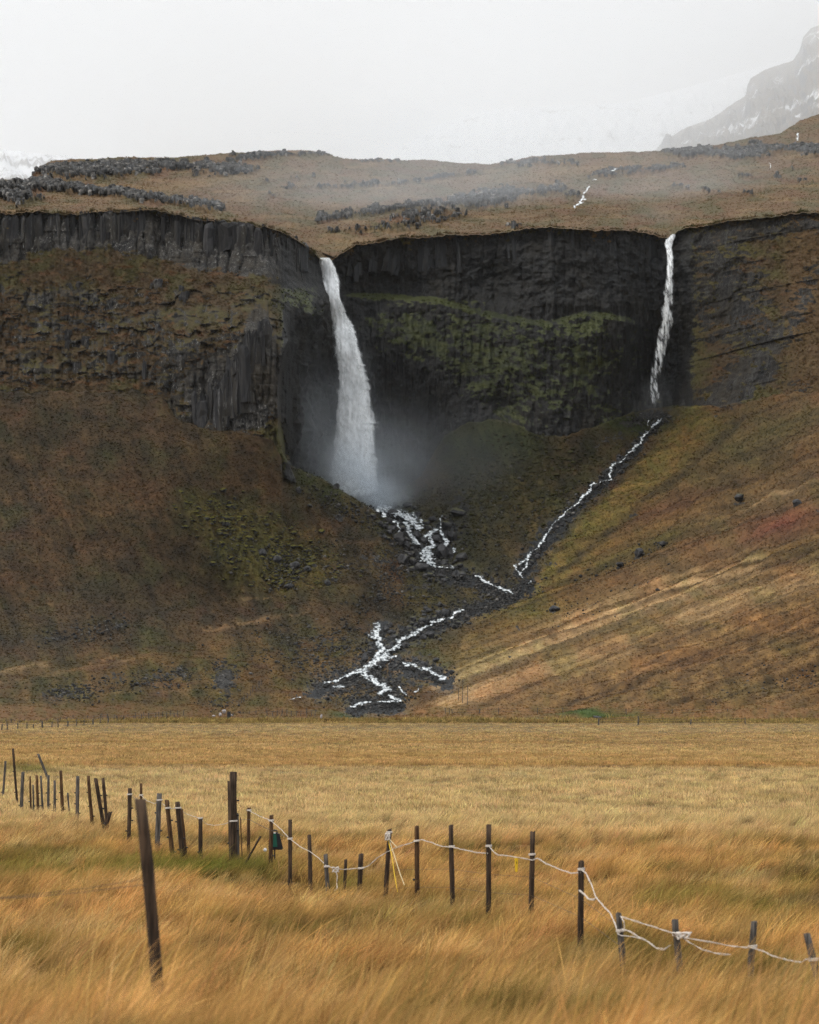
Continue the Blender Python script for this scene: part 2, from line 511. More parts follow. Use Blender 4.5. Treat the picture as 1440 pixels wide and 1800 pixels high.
# ------------------------------------------------------------------ hill, cliff and plateau shapes (pixel curves with real distances)
_base0 = curve([(-200, 690), (0, 690), (150, 690), (225, 690), (285, 698), (312, 738), (370, 757), (440, 764), (480, 775), (497, 812), (530, 828), (600, 852), (650, 872), (700, 870),
              (740, 838), (780, 772), (820, 746), (860, 738), (900, 746), (945, 766), (1000, 766), (1050, 748), (1100, 731), (1140, 722), (1190, 718), (1230, 716), (1290, 714), (1340, 700), (1400, 690), (1440, 688), (1650, 670)])
def BASE(x):
    x = np.asarray(x, float)
    a = np.interp(x, [-200, 280, 330, 480, 700, 1230, 1300, 1650], [9, 9, 4, 2, 2, 3, 7, 7])
    return _base0(x) + a * (fbm(x / 34, x * 0 + 3.3, 4, 31) * 1.4)
_rim0 = curve([(-200, 376), (0, 375), (60, 371), (150, 372), (250, 370), (300, 373), (350, 382), (400, 391), (470, 399), (500, 408), (530, 424), (550, 440), (563, 455), (582, 456), (592, 449), (625, 430), (700, 418),
             (760, 414), (800, 410), (850, 412), (900, 405), (960, 400), (1000, 401), (1080, 404), (1140, 409), (1165, 412), (1186, 411), (1200, 403), (1260, 390), (1330, 382), (1400, 376), (1440, 372), (1650, 360)])
def RIM(x):
    x = np.asarray(x, float)
    return _rim0(x) + 9.0 * fbm(x / 75, x * 0 + 7.7, 6, 32, 0.55) + 4.0 * fbm(x / 11, x * 0 + 2.1, 3, 33) * np.interp(np.abs(x - 572), [15, 40], [0.2, 1])
CB = TPS([(-200, 700, 768), (0, 690, 763), (150, 690, 760), (300, 705, 754), (380, 758, 748), (440, 762, 746), (480, 775, 746), (500, 812, 747),
          (-200, 560, 780), (0, 580, 776), (200, 580, 774), (340, 600, 756), (420, 600, 752), (480, 600, 751), (480, 690, 747), (400, 680, 749),
          (0, 470, 790), (150, 446, 791), (300, 465, 788), (420, 482, 781), (480, 500, 777), (380, 540, 768), (460, 540, 764),
          (-200, 376, 800), (0, 375, 797), (150, 372, 798), (300, 373, 797), (400, 392, 795), (480, 402, 797), (530, 425, 818), (560, 448, 840), (500, 470, 800), (540, 480, 826)])
CA = TPS([(480, 402, 800), (530, 425, 820), (560, 450, 842), (500, 500, 797), (560, 500, 838), (490, 560, 775), (520, 540, 796), (560, 545, 818), (590, 470, 851), (590, 560, 850),
          (490, 640, 776), (515, 640, 800), (550, 640, 828), (595, 640, 850), (500, 760, 790), (530, 780, 815), (560, 800, 836), (600, 800, 850), (650, 430, 853), (800, 412, 856), (900, 407, 846), (960, 402, 839), (1080, 405, 841), (1150, 412, 850), (1180, 412, 851),
          (650, 600, 852), (800, 600, 853), (900, 600, 844), (1000, 600, 836), (1080, 600, 838), (1150, 600, 850), (700, 850, 852), (790, 750, 851), (860, 745, 845), (950, 760, 836), (1060, 745, 839), (1150, 725, 850), (650, 870, 853),
          (1200, 420, 846), (1230, 600, 838), (1225, 715, 826), (1290, 640, 810), (1300, 712, 795), (1290, 450, 822), (1330, 385, 818), (1370, 440, 806), (1440, 375, 800), (1440, 430, 794), (1400, 560, 782), (1440, 600, 766), (1440, 690, 748), (1350, 690, 780), (1650, 365, 785), (1650, 670, 735)])
_nose = curve([(380, 520), (470, 505), (500, 480), (520, 490), (560, 502), (600, 508), (625, 500), (660, 492), (700, 490), (760, 492), (800, 500), (815, 510), (900, 540)])   # row -> column of the buttress edge

def cliff_depth(px, py):
    xb = _nose(py)
    wid = np.interp(py, [400, 480, 530], [70, 40, 3.0])
    wl = sstep(wid, -wid, px - xb)
    d = CB(px, py) * wl + CA(px, py) * (1 - wl)
    # ledge in the alcove: the mossy lower wall stands a few metres proud of the upper band
    led = np.interp(px, [590, 640, 760, 830, 900, 960, 1030, 1100, 1150], [515, 518, 525, 545, 560, 570, 550, 560, 580])
    d = d - 4.5 * sstep(-6, 6, py - led) * sstep(585, 615, px) * sstep(1140, 1090, px)
    return d

CREST = [(478, 752), (490, 780), (497, 800), (501, 815), (520, 822), (560, 838), (590, 857), (615, 872), (640, 886), (665, 898), (690, 912), (705, 926), (722, 944), (735, 962), (750, 992), (790, 1030), (830, 1060)]
_crest = curve([(-200, 600)] + CREST + [(900, 1300)])
_low = [(-200, 1300, 385), (-200, 1265, 455), (0, 1300, 395), (0, 1268, 465), (0, 1235, 515), (0, 1175, 588), (200, 1300, 470), (200, 1268, 520), (200, 1210, 570), (200, 1150, 618), (400, 1300, 515), (400, 1262, 553), (400, 1230, 575), (400, 1160, 625), (400, 1090, 688),
        (600, 1300, 515), (600, 1262, 553), (600, 1225, 583), (600, 1150, 645), (640, 1090, 690), (700, 1262, 553), (700, 1225, 585), (700, 1150, 645), (780, 1200, 605), (780, 1262, 553), (670, 1102, 688), (720, 1040, 728), (800, 1060, 716), (760, 1100, 700)]
HL = TPS(_low + [(-200, 1170, 585), (-200, 1080, 640), (-200, 850, 715), (-200, 690, 764), (0, 1100, 642), (0, 1000, 675), (0, 850, 720), (0, 690, 761), (150, 1080, 655), (150, 900, 705), (150, 690, 758), (300, 1060, 678), (300, 900, 710), (300, 702, 752), (400, 1000, 706), (400, 880, 726),
                 (400, 759, 746), (500, 1000, 716), (500, 900, 736), (495, 812, 751), (560, 840, 759), (610, 868, 763), (660, 896, 766), (700, 922, 766), (600, 1000, 726), (700, 1000, 745), (740, 960, 765)])
HR = TPS(_low + [(500, 815, 806), (560, 835, 832), (600, 850, 842), (650, 878, 842), (700, 885, 838), (680, 912, 818), (725, 940, 797), (748, 990, 770), (790, 890, 818), (790, 1000, 766), (860, 1040, 738), (900, 1045, 736), (820, 1078, 710),
                 (740, 840, 846), (780, 775, 847), (860, 742, 842), (860, 850, 826), (950, 768, 832), (940, 880, 809), (930, 1000, 758), (1050, 752, 835), (1050, 840, 816), (1000, 940, 783), (1160, 722, 847), (1160, 760, 840), (1230, 718, 822), (1230, 780, 803),
                 (1300, 715, 793), (1440, 690, 746), (1300, 850, 738), (1440, 850, 688), (1440, 1000, 636), (1440, 1120, 597), (1440, 1220, 566), (1440, 1262, 550), (1440, 1300, 512), (1200, 950, 732), (1200, 1080, 652), (1200, 1200, 583), (1200, 1262, 552), (1000, 1300, 514),
                 (1050, 1000, 746), (1050, 1100, 667), (1050, 1200, 592), (1000, 1262, 553), (900, 1130, 667), (900, 1210, 592), (850, 1180, 617), (960, 1050, 730), (1650, 1262, 548), (1650, 1120, 580), (1650, 1000, 615), (1650, 850, 665), (1650, 670, 728)])

def hill_depth(px, py):
    wl = sstep(-2.0, 2.5, py - _crest(px)) * sstep(840, 700, px)
    wl = np.where(px < 480, 1.0, wl)
    d = HL(px, py) * wl + HR(px, py) * (1 - wl)
    # lean the foot of the front right-hand slope over the stream, as it does in the picture
    return d

# meet the cliff exactly along BASE, then run on into the rock
_bx = np.linspace(-200, 1640, 700)
_bc = cliff_depth(_bx, BASE(_bx)) - 2.2 - hill_depth(_bx, BASE(_bx))
def hill_surface(px, py):
    b = BASE(px)
    c = np.interp(px, _bx, _bc)
    front = (px > 497) & (py > _crest(px)) & (px < 760)
    d = hill_depth(px, py) + np.where(front, 0, c * np.exp(-np.maximum(py - b, 0) / 45.0))
    return d + np.where(py < b, (b - py) * 1.2, 0)

# streams, as pixel polylines (x, y, width)
STREAMS = [
    [(657, 880, 16), (672, 893, 26), (692, 902, 20), (712, 908, 22), (728, 920, 24), (735, 931, 16)],
    [(664, 898, 10), (676, 908, 8)], [(692, 919, 6), (701, 922, 6), (701, 942, 3)],
    [(714, 922, 9), (718, 935, 9), (724, 947, 9), (732, 958, 9), (738, 962, 4)],
    [(776, 908, 1.6), (772, 914, 1.8), (777, 922, 2), (775, 931, 4), (760, 936, 9), (750, 945, 7)],
    [(758, 938, 9), (757, 950, 8), (764, 962, 10), (755, 965, 14), (752, 975, 18), (752, 985, 26), (760, 994, 14), (766, 998, 6)],
    [(775, 935, 6), (779, 948, 6), (786, 956, 9), (777, 962, 6)], [(743, 968, 8), (745, 980, 10), (741, 988, 8)],
    [(794, 966, 4), (799, 972, 4)], [(789, 998, 3), (795, 1001, 3)],
    [(834, 1015, 3), (845, 1018, 6), (852, 1024, 8), (862, 1029, 5)], [(870, 1033, 4), (880, 1037, 8), (892, 1041, 8), (901, 1047, 5)],
    [(1162, 738, 5), (1156, 745, 9), (1148, 753, 6)], [(1140, 741, 3), (1139, 752, 2)],
    [(1139, 762, 5), (1130, 770, 6), (1122, 782, 6), (1113, 793, 7), (1106, 798, 4)], [(1098, 808, 3), (1088, 814, 4), (1077, 819, 5), (1073, 830, 4), (1072, 846, 4)],
    [(1044, 851, 4), (1038, 861, 5), (1030, 872, 7), (1020, 882, 3), (1012, 890, 3)], [(994, 904, 5), (988, 912, 4), (980, 918, 2)], [(973, 922, 3), (967, 934, 3.5), (958, 946, 5), (951, 957, 6), (944, 964, 3)],
    [(934, 974, 4), (928, 982, 5), (918, 990, 4), (909, 997, 6), (908, 1004, 4), (918, 1012, 4), (919, 1019, 2)], [(927, 984, 3), (924, 998, 3), (918, 1010, 4)], [(930, 1028, 3), (936, 1024, 3)],
    [(815, 1074, 5), (806, 1076, 8), (798, 1083, 7), (791, 1088, 5)], [(778, 1090, 5), (768, 1096, 8), (757, 1094, 4)], [(760, 1099, 3), (747, 1104, 4), (738, 1110, 9), (724, 1118, 11), (716, 1124, 8)],
    [(712, 1124, 9), (700, 1128, 10), (704, 1137, 8), (692, 1142, 10), (680, 1146, 10)],
    [(666, 1100, 13), (663, 1112, 10), (658, 1112, 14), (670, 1124, 13), (664, 1133, 10), (672, 1143, 16), (664, 1152, 12), (676, 1157, 26), (664, 1163, 22), (652, 1171, 16), (640, 1180, 16), (626, 1184, 14)],
    [(650, 1120, 8), (660, 1122, 10)], [(620, 1185, 8), (608, 1190, 7), (600, 1196, 4), (588, 1200, 6), (572, 1203, 5)], [(586, 1210, 4), (596, 1208, 5), (604, 1210, 4)], [(690, 1157, 6), (698, 1156, 3)],
    [(640, 1184, 12), (646, 1192, 12), (656, 1196, 13), (664, 1204, 11), (674, 1208, 12), (680, 1214, 12), (676, 1219, 9), (668, 1222, 7)],
    [(619, 1244, 5), (630, 1241, 6), (642, 1238, 5), (652, 1236, 4)], [(662, 1237, 4), (680, 1236, 5), (698, 1235, 4)], [(682, 1226, 5), (692, 1230, 6), (705, 1233, 5)], [(701, 1211, 4), (708, 1217, 3), (715, 1223, 4)],
    [(728, 1218, 3), (736, 1214, 3)],
    [(705, 1167, 3), (716, 1170, 6), (728, 1172, 7), (738, 1176, 6), (746, 1178, 9), (756, 1180, 12), (764, 1187, 7), (774, 1191, 10), (782, 1193, 9), (774, 1198, 8)],
    [(508, 1233, 1.6), (530, 1227, 2)],
]
BEDS = [[(660, 880), (700, 915), (725, 945), (748, 985), (790, 1010), (850, 1025), (900, 1045), (930, 1025)], [(1160, 735), (1110, 795), (1065, 840), (1020, 885), (960, 945), (915, 1005)],
        [(900, 1048), (860, 1060), (815, 1075), (770, 1092), (700, 1120), (670, 1145), (650, 1175), (600, 1195), (560, 1210)], [(670, 1100), (665, 1130)], [(650, 1185), (690, 1215), (700, 1235), (620, 1243)], [(700, 1165), (760, 1182), (785, 1195)],
        [(780, 930), (780, 970)]]

COVER = {}
# ---- hillside
def build_hill():
    nx, ny = 1080, 440
    px = np.linspace(-190, 1636, nx)[None, :].repeat(ny, 0)
    t = np.linspace(0, 1, ny)[:, None]
    top = BASE(px[0]) - 16
    top = np.where((px[0] > 490) & (px[0] < 760), np.minimum(top, BASE(px[0]) - 8), top)
    py = top[None, :] + (1298 - top)[None, :] * t
    D = hill_surface(px, py)
    P = pt(px, py, D)
    X, Y = P[..., 0], P[..., 1]
    bed = np.minimum.reduce([dline(px + 5 * fbm(px / 22, py / 14, 2, 41), py + 4 * fbm(px / 25, py / 14, 2, 42), b) for b in BEDS])
    bedm = np.exp(-(bed / np.interp(py, [730, 880, 950, 1060, 1130, 1240], [9, 14, 22, 16, 24, 22])) ** 2)
    patch = blob(px, py, 470, 960, 130, 60, -28) + blob(px, py, 380, 910, 60, 25, -30) + blob(px, py, 470, 1010, 80, 30, 0)
    patch = np.clip(patch * 1.6 + 0.5 * fbm(px / 30, py / 20, 3, 43) - 0.25, 0, 1) * sstep(900, 840, px - 250)
    rockp = np.zeros_like(px)
    for cx, cy, rx, ry, k in ((395, 1195, 26, 30, 1.3), (300, 1190, 60, 9, .8), (200, 1195, 34, 14, .9), (110, 1222, 50, 7, 1.0), (420, 1235, 60, 8, .6), (330, 1165, 40, 6, .5), (570, 1130, 50, 14, .7), (580, 1170, 40, 18, .6),
                              (80, 1125, 40, 14, .6), (205, 1093, 30, 13, .9), (110, 1110, 40, 10, .5), (540, 1225, 60, 8, .7), (620, 1225, 70, 14, .8), (700, 1195, 70, 20, .9), (735, 1150, 40, 10, .6), (760, 1215, 60, 6, .6), (560, 1000, 60, 12, .5), (600, 905, 30, 14, .8), (650, 900, 22, 10, .5),
                              (660, 985, 60, 16, .8), (690, 950, 40, 18, .8), (640, 1010, 70, 14, .5), (740, 1030, 60, 14, .8), (820, 1000, 40, 18, .7), (850, 900, 26, 20, .6), (810, 890, 28, 30, 1.1), (790, 930, 34, 30, 1.1), (1130, 735, 50, 10, 1.2), (1085, 770, 60, 14, .7),
                              (960, 1000, 30, 8, .7), (975, 985, 24, 7, .8), (1150, 870, 26, 6, .7), (1110, 900, 20, 7, .7), (1125, 975, 22, 6, 1.0), (1090, 995, 14, 7, 1.0), (1165, 955, 12, 5, 1.0), (1300, 877, 14, 6, .9), (1400, 890, 14, 8, .6), (1430, 905, 20, 6, .7), (975, 1072, 22, 8, .9), (910, 1105, 10, 8, .7), (930, 825, 30, 10, .5), (930, 800, 40, 10, .4), (1010, 780, 40, 8, .4), (1280, 725, 60, 10, .5),
                              (505, 820, 14, 12, 1.0), (540, 840, 20, 6, .7), (592, 858, 7, 6, 1.3)):
        rockp = np.maximum(rockp, k * blob(px, py, cx, cy, rx, ry, 0 if px.size == 0 else (20 if cx > 900 else 0)))
    rn = fbm(px / 13, py / 7, 4, 44)
    rocky = np.clip(sstep(0.35, 0.8, rockp * 0.75 + 0.75 * rn + 0.35 * fbm(px / 5, py / 3, 2, 46)) + 0.9 * sstep(0.36, 0.75, bedm * 0.95 + 0.75 * rn), 0, 1)
    # scattered small outcrops
    scat = sstep(0.42, 0.62, fbm(px / 26, py / 10, 4, 45)) * (0.35 + 0.65 * sstep(640, 760, px) * sstep(1060, 1000, px) * sstep(720, 800, py)) * np.where(px < 900, 1, .5)
    rocky = np.maximum(rocky, scat * 0.8 * sstep(500, 640, px + 0 * py) * sstep(1300, 1100, px))
    # relief
    steep = sstep(1180, 1060, py)
    dz = 0.55 * fbm(X / 9, Y / 9, 3, 51) + 0.22 * fbm(X / 2.2, Y / 2.2, 3, 52)
    hum = np.abs(fbm(X / 2.6, Y / 3.4, 2, 53)); dz = dz + patch * (1.9 * (0.42 - hum))
    talus = np.clip(blob(px, py, 900, 850, 90, 90) * 1.4, 0, 1)
    dz = dz + talus * 1.7 * (0.35 - np.abs(fbm(X / 3.2, Y / 4, 3, 54)))
    rib = fbm((X - 0.25 * Y) / 17, Y / 120, 3, 58)
    dz = dz + 2.2 * rib * sstep(780, 700, px) * sstep(1150, 1040, py) * sstep(0, 40, py - BASE(px)) * sstep(0, 30, np.where(px > 497, py - _crest(px), 99))
    dz = dz + 1.6 * fbm((X + 0.55 * Y) / 30, (Y - 0.4 * X) / 9, 3, 59) * sstep(900, 1000, px) * sstep(700, 780, py)
    dz = dz + rocky * 1.1 * (0.45 - np.abs(fbm(X / 2.4, Y / 3.0, 3, 55)) * 1.6)
    dz = dz - 0.9 * bedm
    # long shallow benches on the right-hand slope
    ben = fbm((px + 2.4 * py) / 300, (py + 0.36 * px) / 22, 3, 56)
    dz = dz + 1.3 * ben * sstep(780, 1000, px) * sstep(720, 900, py)
    ben2 = fbm(px / 160, (py + 0.24 * px) / 16, 3, 57)
    dz = dz + 0.35 * ben2 * sstep(800, 500, px) * sstep(1040, 1110, py)
    dz = dz * sstep(1272, 1255, py + 0 * px)
    P[..., 2] += dz + 0.75 * fbm(X / 15, Y / 9, 4, 60) * sstep(1222, 1245, py) * sstep(1290, 1275, py)
    # vegetation colours
    brown = np.array([0.074, 0.047, 0.019]); bdark = np.array([0.036, 0.028, 0.013]); rust = np.array([0.080, 0.038, 0.019]); moss = np.array([0.078, 0.068, 0.014])
    green = np.array([0.046, 0.05, 0.014]); ochre = np.array([0.125, 0.076, 0.022]); pale = np.array([0.36, 0.245, 0.12]); straw = np.array([0.20, 0.125, 0.045])
    n = fbm(px / 70, py / 45, 4, 61); n2 = fbm(px / 24, py / 14, 4, 62)
    vs = fbm((px - 0.5 * py) / 26, py / 120, 3, 63)
    col = lerp3(brown, bdark, sstep(-0.15, 0.4, n + 0.5 * vs))
    col = blend(col, rust, sstep(0.15, 0.55, fbm(px / 55, py / 40, 4, 64)) * 0.6)
    col = blend(col, green, sstep(0.05, 0.4, fbm(px / 60, py / 50, 4, 65)) * 0.55)
    for cx, cy, rx, ry, a_, k in ((120, 760, 120, 60, 20, .5), (260, 830, 26, 90, 12, .6), (60, 960, 60, 90, 0, .4), (230, 1060, 110, 40, 5, .55), (420, 820, 60, 40, 0, .4), (330, 960, 40, 60, 20, .6), (90, 1120, 90, 30, 0, .6), (390, 1010, 60, 30, 10, .5), (560, 980, 50, 22, 0, .45), (640, 1060, 60, 14, 0, .5)):
        col = blend(col, bdark, np.clip(blob(px, py, cx, cy, rx, ry, a_) * k * (1 + 1.5 * n2), 0, .9))
    col = blend(col, np.array([0.098, 0.055, 0.023]), np.clip(blob(px, py, 60, 1010, 90, 70, 30) + blob(px, py, 250, 900, 70, 60, 40) + blob(px, py, 350, 790, 80, 30, -20) + blob(px, py, 130, 850, 50, 60, 0), 0, 1) * (0.5 + n2))
    # left hill: greener near its crest and the moss-covered boulder field
    col = blend(col, green * 1.25, sstep(60, 10, py - _crest(px)) * sstep(490, 530, px) * sstep(740, 700, px) * (0.8 + n))
    col = blend(col, moss, patch * (0.75 + 0.7 * n2)); col = blend(col, bdark * 0.8, patch * sstep(0.05, 0.3, hum - 0.12 + 0.2 * n2) * 0.8)
    # alluvial fan at the foot
    fan = sstep(1085, 1160, py + 0.20 * (px - 300) * (px < 300) + 12 * n2) * sstep(900, 780, px)
    col = blend(col, lerp3(ochre, moss * 0.95, sstep(-0.2, 0.35, n + 0.4 * n2)), fan * 0.9)
    col = blend(col, rust * 1.1, fan * sstep(0.15, 0.45, fbm(px / 90, py / 12, 3, 66)) * 0.55)
    for ln, wd, k in (([(-100, 1195), (60, 1172), (180, 1160), (280, 1135), (400, 1100), (470, 1085)], 5, .55), ([(0, 1200), (120, 1180), (240, 1160)], 4, .5), ([(410, 1058), (500, 1046)], 2, .5), ([(360, 1110), (470, 1090), (560, 1075)], 4, .5), ([(0, 1250), (150, 1225), (330, 1208)], 9, .35)):
        d = dline(px, py + 4 * n2, ln)
        col = blend(col, pale * 0.8, np.exp(-(d / wd) ** 2) * k * sstep(-0.1, 0.35, ben2 + n2 + 0.6 * fbm(px / 9, py / 4, 3, 70)))
    # gully
    gul = np.clip(blob(px, py, 760, 990, 110, 120) + blob(px, py, 900, 850, 110, 110), 0, 1) * (1 - sstep(-2, 2, py - _crest(px)) * sstep(720, 700, px))
    col = blend(col, lerp3(green * 0.75, moss * 0.8, sstep(-0.2, 0.3, n2)), gul * 0.9)
    col = blend(col, green * np.array([0.8, 1.1, 1.0]), np.clip(blob(px, py, 860, 775, 90, 40) + blob(px, py, 1100, 745, 60, 22) + blob(px, py, 1215, 760, 40, 40, 40), 0, 1) * 0.9)
    # right-hand slope
    rt = sstep(-12, 12, (px - np.interp(py, [700, 760, 850, 950, 1030, 1080, 1160, 1220, 1300], [1230, 1170, 1090, 985, 935, 830, 800, 740, 690])) + 14 * n2)
    rc = lerp3(brown * 1.35, np.array([0.125, 0.075, 0.029]), sstep(-0.3, 0.3, n + 0.5 * ben))
    rc = blend(rc, rust * 1.15, sstep(0.05, 0.4, fbm((px + 2 * py) / 160, (py + 0.4 * px) / 40, 4, 67)) * 0.7)
    rc = blend(rc, ochre * 0.85, sstep(0.0, 0.4, fbm((px + 2 * py) / 130, (py + 0.45 * px) / 30, 4, 68)) * 0.65)
    gr = np.exp(-(dline(px, py, [(1230, 735), (1130, 840), (1030, 930), (950, 1010), (880, 1060)]) / 44) ** 2)
    rc = blend(rc, lerp3(moss * 1.35, ochre * 1.2, sstep(-0.2, 0.4, n2)), gr * 0.9)
    rc = blend(rc, green * 1.05, np.clip(blob(px, py, 1300, 790, 110, 45, 25), 0, 1) * 0.6)
    rc = blend(rc, np.array([0.11, 0.035, 0.025]), np.clip(blob(px, py, 1370, 925, 80, 20, 18) + blob(px, py, 1150, 900, 120, 20, 22) * 0.5, 0, 1) * 0.75)
    rc = blend(rc, moss * 1.1, np.clip(blob(px, py, 930, 1075, 80, 22, 10) + blob(px, py, 1130, 960, 90, 12, 22) + blob(px, py, 840, 1120, 60, 22, 0) + blob(px, py, 850, 1160, 70, 16, 0), 0, 1) * 0.8)
    gsh = np.exp(-(dline(px, py, [(1240, 745), (1150, 830), (1060, 915), (985, 990)]) / 20) ** 2)
    rc = blend(rc, np.array([0.15, 0.105, 0.03]), gsh * 0.6 * (0.7 + n2))
    for ln, wd, k in (([(1310, 730), (1270, 775), (1180, 850), (1120, 890), (1010, 985), (960, 1020)], 5, .8), ([(1300, 745), (1220, 805)], 7, .6), ([(1080, 935), (1030, 965), (985, 1000)], 5, .8), ([(1180, 940), (1100, 975), (1010, 1020)], 6, .35)):
        rc = blend(rc, bdark, np.exp(-(dline(px + 5 * n2, py + 4 * n, ln) / wd) ** 2) * k * (0.8 + n2))
    lowr = sstep(1080, 1180, py + 0.2 * (px - 800))
    rc = blend(rc, lerp3(np.array([0.19, 0.115, 0.042]), np.array([0.115, 0.068, 0.026]), sstep(-0.3, 0.3, n2)), lowr * 0.85)
    stk = fbm((px + 2.4 * py) / 240, (py + 0.37 * px) / 13, 4, 69)
    for ln, wd, k in (([(790, 1225), (880, 1165), (1000, 1110), (1120, 1075), (1260, 1020), (1320, 990)], 26, 1.0), ([(1000, 1090), (1140, 1040), (1240, 1010)], 16, .7), ([(1200, 1085), (1330, 1050), (1450, 1020)], 22, .6), ([(1330, 880), (1460, 830)], 12, .5), ([(780, 1222), (850, 1180)], 20, .9), ([(1080, 1075), (1210, 1060)], 12, .8), ([(1250, 930), (1400, 870)], 12, .45), ([(820, 1230), (960, 1180), (1100, 1150)], 26, .45)):
        d = dline(px, py, ln)
        rc = blend(rc, pale, np.exp(-(d / wd) ** 2) * k * sstep(-0.15, 0.35, stk + 0.25 * n2))
    rc = blend(rc, straw, sstep(0.15, 0.5, stk) * 0.35 * sstep(1020, 1120, py + 0.2 * (px - 900)))
    col = col * (1 - rt[..., None]) + rc * rt[..., None]
    mot = fbm(px / 11, py / 6, 4, 75); mot2 = fbm(px / 38, py / 24, 4, 76)
    sr = fbm((px + 2.4 * py) / 85, (py + 0.37 * px) / 5.5, 4, 175); sr2 = fbm((px + 2.4 * py) / 210, (py + 0.38 * px) / 17, 4, 176)
    sl = fbm((px - 0.35 * py) / 9, py / 60, 3, 177); sl2 = fbm((px - 0.45 * py) / 30, py / 150, 3, 178)
    mm = np.where(rt > 0.5, 0.25 * mot + 0.75 * sr + 0.85 * sr2, 0.35 * mot + 0.45 * mot2 + 0.35 * sl + 0.5 * sl2)
    col = col * np.clip(1 + mm, 0.35, 2.0)[..., None]
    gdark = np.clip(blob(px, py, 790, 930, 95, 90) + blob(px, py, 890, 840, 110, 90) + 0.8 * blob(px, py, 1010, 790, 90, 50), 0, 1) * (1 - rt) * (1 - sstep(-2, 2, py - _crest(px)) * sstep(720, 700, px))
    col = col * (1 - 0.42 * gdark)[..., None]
    big = fbm(px / 95 + 0.4 * n, py / 60, 4, 77); big2 = fbm(px / 60, py / 34 + 0.4 * n2, 4, 78)
    col = blend(col, col * np.array([0.74, 0.92, 0.75]), sstep(0.0, 0.35, big) * 0.6)
    col = blend(col, col * np.array([1.16, 0.93, 0.85]), sstep(0.05, 0.4, -big) * 0.5)
    col = blend(col, col * 1.35, sstep(0.08, 0.4, big2) * 0.5); col = blend(col, col * 0.62, sstep(0.08, 0.4, -big2) * 0.6)
    # foot of the hills
    foot = sstep(1232, 1252, py + 6 * n2)
    col = blend(col, lerp3(np.array([0.20, 0.105, 0.04]), np.array([0.15, 0.10, 0.03]), sstep(-0.2, 0.3, n2)), foot * 0.75)
    col = blend(col, np.array([0.045, 0.075, 0.013]), np.clip(blob(px, py, 1050, 1257, 75, 5) * 1.3 + blob(px, py, 610, 1258, 35, 6), 0, 1))
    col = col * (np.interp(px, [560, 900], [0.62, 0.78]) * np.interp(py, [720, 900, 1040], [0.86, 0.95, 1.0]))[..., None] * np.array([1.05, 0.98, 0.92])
    gb = 1.0 - 2.0 * rocky
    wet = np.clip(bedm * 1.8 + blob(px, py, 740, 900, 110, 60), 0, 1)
    lich = np.where(wet > 0.4, 0.25, 0.8)
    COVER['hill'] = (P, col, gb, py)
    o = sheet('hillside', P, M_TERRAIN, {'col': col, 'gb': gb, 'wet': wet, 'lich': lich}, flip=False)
    link(o)
    return setp(o, kind='structure', label='brown and olive heath slopes falling from the cliffs to the meadow')
hillside = build_hill()

# ---- cliff
def column_relief(s, z, w, seed):
    s2 = s / w + 0.55 * fbm(s / 9.0, z / 22.0, 2, seed) + 0.15 * fbm(s / 2.0, z / 5.0, 2, seed + 1)
    i = np.floor(s2); f = s2 - i
    brk = np.floor(z / (7.0 + 6 * rand1(i, seed + 4)) + rand1(i, seed + 2) * 9)
    off = rand1(i * 31 + brk, seed + 3) - 0.5
    prof = np.abs(2 * f - 1)
    return off * 2.6 - 2.0 * np.clip((prof - 0.5) / 0.5, 0, 1) ** 1.3

